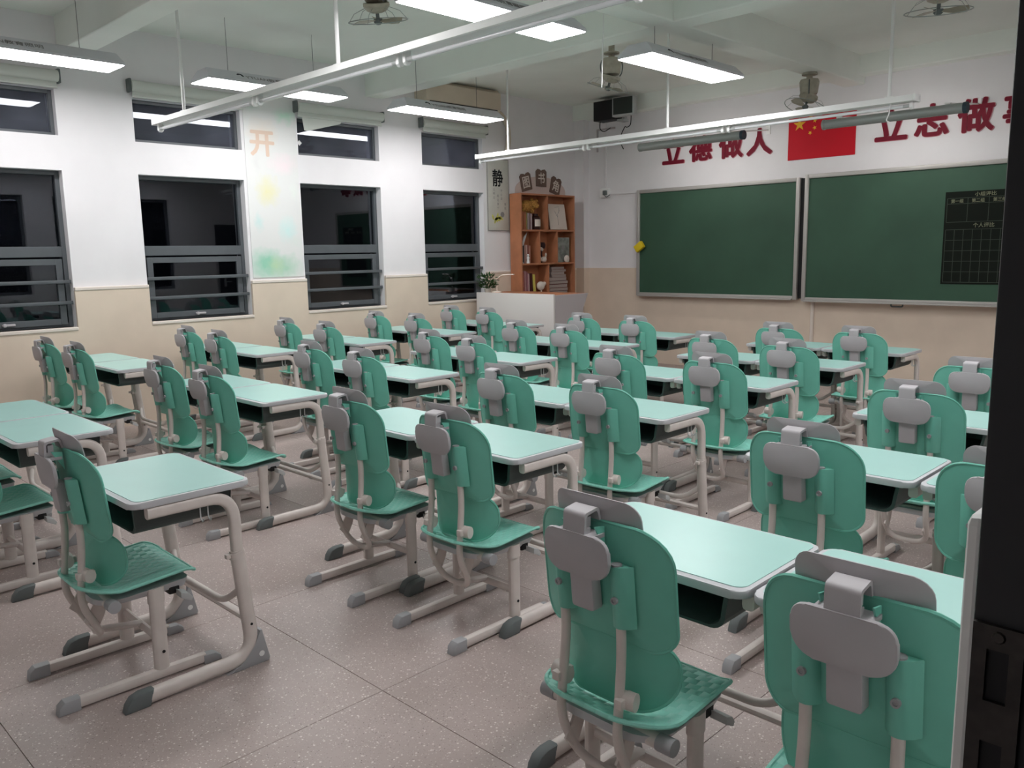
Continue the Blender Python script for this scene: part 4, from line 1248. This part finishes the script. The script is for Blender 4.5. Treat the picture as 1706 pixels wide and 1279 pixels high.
    for s in (-1, 1):
        bm = nb(); tube(bm, [(s * 0.165, 0.200, 0.330), (s * 0.205, 0.200, 0.330), (s * 0.210, 0.200, 0.330)], 0.022, n=16); obj('end_cap', bm, 'cap_grey', pv)
    for s in (-1, 1):
        bm = nb(); tube(bm, [(s * 0.170, 0.352, 0.035), (s * 0.170, 0.352, 0.335)], 0.015, 0.026, n=12, up=(1, 0, 0), power=3); lg = obj('leg', bm, 'steel', t)
        bm = nb(); tube(bm, [(s * 0.170, 0.352, 0.290), (s * 0.170, 0.352, 0.345)], 0.018, 0.029, n=12, up=(1, 0, 0), power=3); obj('collar', bm, 'steel', lg)
        bm = nb(); cyl(bm, (s * 0.182, 0.358, 0.105), (s * 0.1865, 0.358, 0.105), 0.006, 8); obj('bolt_hole', bm, 'black', lg)
        bm = nb(); tube(bm, [(s * 0.170, 0.055, 0.024), (s * 0.170, 0.510, 0.024)], 0.017, 0.019, n=12, up=(1, 0, 0), power=3.2); rn = obj('runner', bm, 'steel', t)
        bm = nb(); prism(bm, [(0.0, 0.0), (0.072, 0.0), (0.072, 0.046), (0.022, 0.046), (0.004, 0.030)], lambda u, v: (s * 0.170 - 0.021, u, v), lambda u, v: (s * 0.170 + 0.021, u, v), 0.006); obj('foot_cap', bm, 'cap_grey', rn)
        bm = nb(); prism(bm, [(0.50, 0.0), (0.57, 0.0), (0.566, 0.018), (0.545, 0.034), (0.50, 0.036)], lambda u, v: (s * 0.170 - 0.019, u, v), lambda u, v: (s * 0.170 + 0.019, u, v), 0.005); obj('toe_cap', bm, 'cap_grey', rn)
    # adjusting lever and front rail under the seat
    bm = nb(); box(bm, -0.17, 0.17, 0.400, 0.440, 0.300, 0.333, 0.006); obj('front_rail', bm, 'black', t)
    bm = nb()
    prism(bm, [(0.0, 0.0), (0.05, -0.012), (0.07, -0.03), (0.06, -0.042), (0.0, -0.022)], lambda u, v: (0.165, 0.425 + u * 0.6, 0.318 + v), lambda u, v: (0.215, 0.425 + u * 0.6, 0.316 + v), 0.002)
    obj('lever', bm, 'silver', t)
    return t

# ------------------------------------------------------------------ the pupil's desk (origin: floor under the middle of the front edge; pupil sits on the -y side)
DW, DD, DH = 0.318, 0.43, 0.71
def make_desk():
    t = thing('school_desk', '', 'desk', (0, 0, 0))
    bm = nb(); prism(bm, rrect(-DW, DW, -DD, 0.0, 0.035, 7), lambda u, v: (u, v, DH - 0.024), lambda u, v: (u, v, DH - 0.002), 0.005); obj('rim', bm, 'rim', t)
    bm = nb(); prism(bm, rrect(-DW + 0.013, DW - 0.013, -DD + 0.022, -0.010, 0.030, 7), lambda u, v: (u, v, DH - 0.006), lambda u, v: (u, v, DH)); obj('desktop', bm, 'desk', t)
    # book tray, open towards the pupil
    bm = nb()
    zt, zb = DH - 0.024, 0.578
    n = 6
    out = [(-0.268, zt)] + [(x, z) for x, z in rrect(-0.255, 0.255, zb, zt, (0.045, 0.045, 0.001, 0.001), n)[: 2 * (n + 1)]] + [(0.268, zt)]
    inn = [(x * 0.955, (z - zt) * 0.93 + zt) for x, z in out]
    y0, y1 = -DD + 0.025, -0.055
    ring = out + inn[::-1]
    prism(bm, ring, lambda u, v: (u, y0 + (zt - v) * 0.12, v), lambda u, v: (u, y1, v))
    prism(bm, out, lambda u, v: (u, y1 - 0.006, v), lambda u, v: (u, y1, v))
    obj('book_tray', bm, 'tray', t, smooth=False)
    for s in (-1, 1):
        x = s * 0.302
        bm = nb()
        tube(bm, fillet_path([(x, -0.375, 0.664), (x, -0.070, 0.664), (x, -0.066, 0.43)], 0.095, 7), 0.016, 0.021, n=16, up=(1, 0, 0), power=3.6); lg = obj('upper_leg', bm, 'steel', t)
        bm = nb()
        tube(bm, fillet_path([(x, -0.068, 0.455), (x, -0.028, 0.035), (x, -0.44, 0.030)], 0.10, 7), 0.020, 0.026, n=12, up=(1, 0, 0), power=2.6); lw = obj('lower_leg', bm, 'steel', t)
        bm = nb(); tube(bm, [(x, -0.070, 0.448), (x, -0.067, 0.428)], 0.0215, 0.030, n=12, up=(1, 0, 0), power=2.6); box(bm, x - 0.01, x + 0.01, -0.112, -0.09, 0.43, 0.446, 0.003); obj('clamp_collar', bm, 'steel', lw)
        bm = nb(); prism(bm, [(-0.145, 0.0), (0.022, 0.0), (0.026, 0.012), (0.000, 0.130), (-0.012, 0.132), (-0.030, 0.075), (-0.075, 0.028)], lambda u, v: (x - 0.0212, u, v), lambda u, v: (x + 0.0212, u, v), 0.004); obj('corner_cap', bm, 'cap_grey', lw)
        bm = nb(); cyl(bm, (x - 0.0222, -0.008, 0.038), (x + 0.0222, -0.008, 0.038), 0.011, 12); obj('cap_bolt', bm, 'white', lw)
        bm = nb(); prism(bm, [(-0.505, 0.0), (-0.42, 0.0), (-0.405, 0.057), (-0.45, 0.057), (-0.480, 0.048), (-0.498, 0.025)], lambda u, v: (x - 0.0212, u, v), lambda u, v: (x + 0.0212, u, v), 0.008); obj('foot_cap', bm, 'dark_cap', lw)
        bm = nb(); cyl(bm, (x - 0.022, -0.040, 0.165), (x + 0.022, -0.040, 0.165), 0.005, 8); obj('bolt_hole', bm, 'black', lw)
        bm = nb()
        for q in (0, 0.028):
            tube(bm, fillet_path([(s * 0.30, -0.19 + q, 0.665), (s * 0.30, -0.19 + q, 0.60), (s * 0.318, -0.19 + q, 0.592), (s * 0.323, -0.19 + q, 0.605)], 0.006, 3), 0.0028, n=6)
        obj('bag_hook', bm, 'silver', t)
    bm = nb(); tube(bm, fillet_path([(-0.29, -0.055, 0.30), (-0.21, -0.085, 0.235), (0.21, -0.085, 0.235), (0.29, -0.055, 0.30)], 0.06), 0.013, n=10); obj('foot_rail', bm, 'steel', t)
    bm = nb(); tube(bm, [(-0.295, -0.045, 0.185), (0.295, -0.045, 0.185)], 0.013, 0.018, n=10, up=(0, 0, 1)); obj('crossbar', bm, 'steel', t)
    return t

CLIP = 0.094
COLN = ['column beside the windows', 'second column from the windows', 'third column from the windows', 'column nearest the door']
ROWN = {5: 'front row', 4: 'second row', 3: 'third row', 2: 'fourth row', 1: 'fifth row', 0: 'rearmost row'}
DOORROW = {1: 'nearest pair', 2: 'second pair', 3: 'third pair', 4: 'fourth pair'}
# (column, row, side, chair x, clip y)
CH = []
cx = {0: [(-7.00, 1.97, -6.345, 1.98), (-7.12, 3.11, -6.40, 3.07), (-7.20, 4.13, -6.46, 4.10), (-7.19, 5.19, -6.53, 5.20), (-7.20, 6.26, -6.54, 6.20)],
      1: [(-4.955, 1.99, -4.345, 1.975), (-4.985, 3.03, -4.335, 2.995), (-5.00, 4.10, -4.24, 3.97), (-5.04, 5.13, -4.335, 5.05), (-5.045, 6.10, -4.40, 6.08)],
      2: [(-3.05, 2.00, -2.39, 2.01), (-3.09, 2.985, -2.425, 2.985), (-3.125, 4.025, -2.455, 4.045), (-3.13, 5.14, -2.475, 5.00), (-3.10, 6.11, -2.46, 6.10)]}
for c in (0, 1, 2):
    for r, (xl, yl, xr, yr) in enumerate(cx[c], 1):
        CH.append((c, r, 'left', xl, yl)); CH.append((c, r, 'right', xr, yr))
CH += [(2, 0, 'only', -3.055, 0.841), (1, 0, 'left', -5.03, 0.80), (1, 0, 'right', -4.38, 0.79),
       (3, 1, 'left', -1.207, 1.444), (3, 1, 'right', -0.560, 1.427), (3, 2, 'left', -1.228, 2.587), (3, 2, 'right', -0.585, 2.56), (3, 3, 'left', -1.247, 3.706), (3, 4, 'left', -1.273, 4.671)]
def where(c, r, side):
    if c == 2 and r == 0: return 'alone in the rearmost row'
    if c == 3: return '%s seat, %s from camera, %s' % (side, DOORROW[r], COLN[3])
    return '%s seat, %s from blackboard, %s' % (side, ROWN[r], COLN[c]) if r else '%s seat, rearmost row at left frame edge' % side
# desks: right edge x of the pair, front edge y
DK = []
dpair = {0: [(-6.22, 2.66), (-6.235, 3.77), (-6.20, 4.77), (-6.22, 5.82), (-6.22, 6.85)],
         1: [(-4.12, 2.655), (-4.14, 3.71), (-4.142, 4.72), (-4.19, 5.84), (-4.25, 6.85)],
         2: [(-2.182, 2.65), (-2.175, 3.645), (-2.234, 4.755), (-2.24, 5.79), (-2.21, 6.80)]}
GAP = 0.012
for c in (0, 1, 2):
    for r, (xe, ye) in enumerate(dpair[c], 1):
        DK.append((c, r, 'right', xe - DW, ye)); DK.append((c, r, 'left', xe - 3 * DW - GAP, ye + random.uniform(-0.01, 0.01)))
DK += [(2, 0, 'only', -2.727 - DW, 1.408), (1, 0, 'right', -4.054 - DW, 1.42), (1, 0, 'left', -4.054 - 3 * DW - GAP, 1.43), (0, 0, 'right', -6.17 - DW, 1.42),
       (3, 1, 'left', -0.905 - DW, 2.10), (3, 1, 'right', -0.893 + DW, 2.105), (3, 2, 'left', -0.940 - DW, 3.30), (3, 2, 'right', -0.925 + DW, 3.30), (3, 3, 'left', -0.955 - DW, 4.36), (3, 4, 'left', -0.965 - DW, 5.35)]
def dwhere(c, r, side):
    if c == 2 and r == 0: return 'standing alone in the rearmost row'
    if c == 0 and r == 0: return 'rearmost row at the window wall, barely in frame'
    return where(c, r, side).replace('seat', 'of pair')
DESKX = {(c, r, sd): x_ for c, r, sd, x_, y_ in DK}
chair = make_chair()
for k, (c, r, side, x_, y_) in enumerate(CH):
    lab = 'green chair, ' + where(c, r, side)
    rz = random.uniform(-0.02, 0.02)
    if (c, r) == (2, 0): rz = -0.02
    xd = DESKX[(c, r, side)]
    x_ = max(xd - 0.085, min(xd + 0.085, x_ - 0.010))     # runners stay inside the desk's own runners
    if abs(x_ - xd) > 0.07: rz *= 0.2
    loc = (x_, y_ - CLIP, 0)
    if k == 0:
        chair.location = loc; chair.rotation_euler = (0, 0, rz); chair['label'] = lab; chair['group'] = 'green school chairs'
    else: dup(chair, loc, rz, lab, 'green school chairs')

desk = make_desk()
for k, (c, r, side, x_, y_) in enumerate(DK):
    lab = 'mint topped desk, ' + dwhere(c, r, side)
    loc = (x_, y_, 0)
    if k == 0:
        desk.location = loc; desk['label'] = lab; desk['group'] = 'mint topped school desks'
    else: dup(desk, loc, 0.0, lab, 'mint topped school desks')
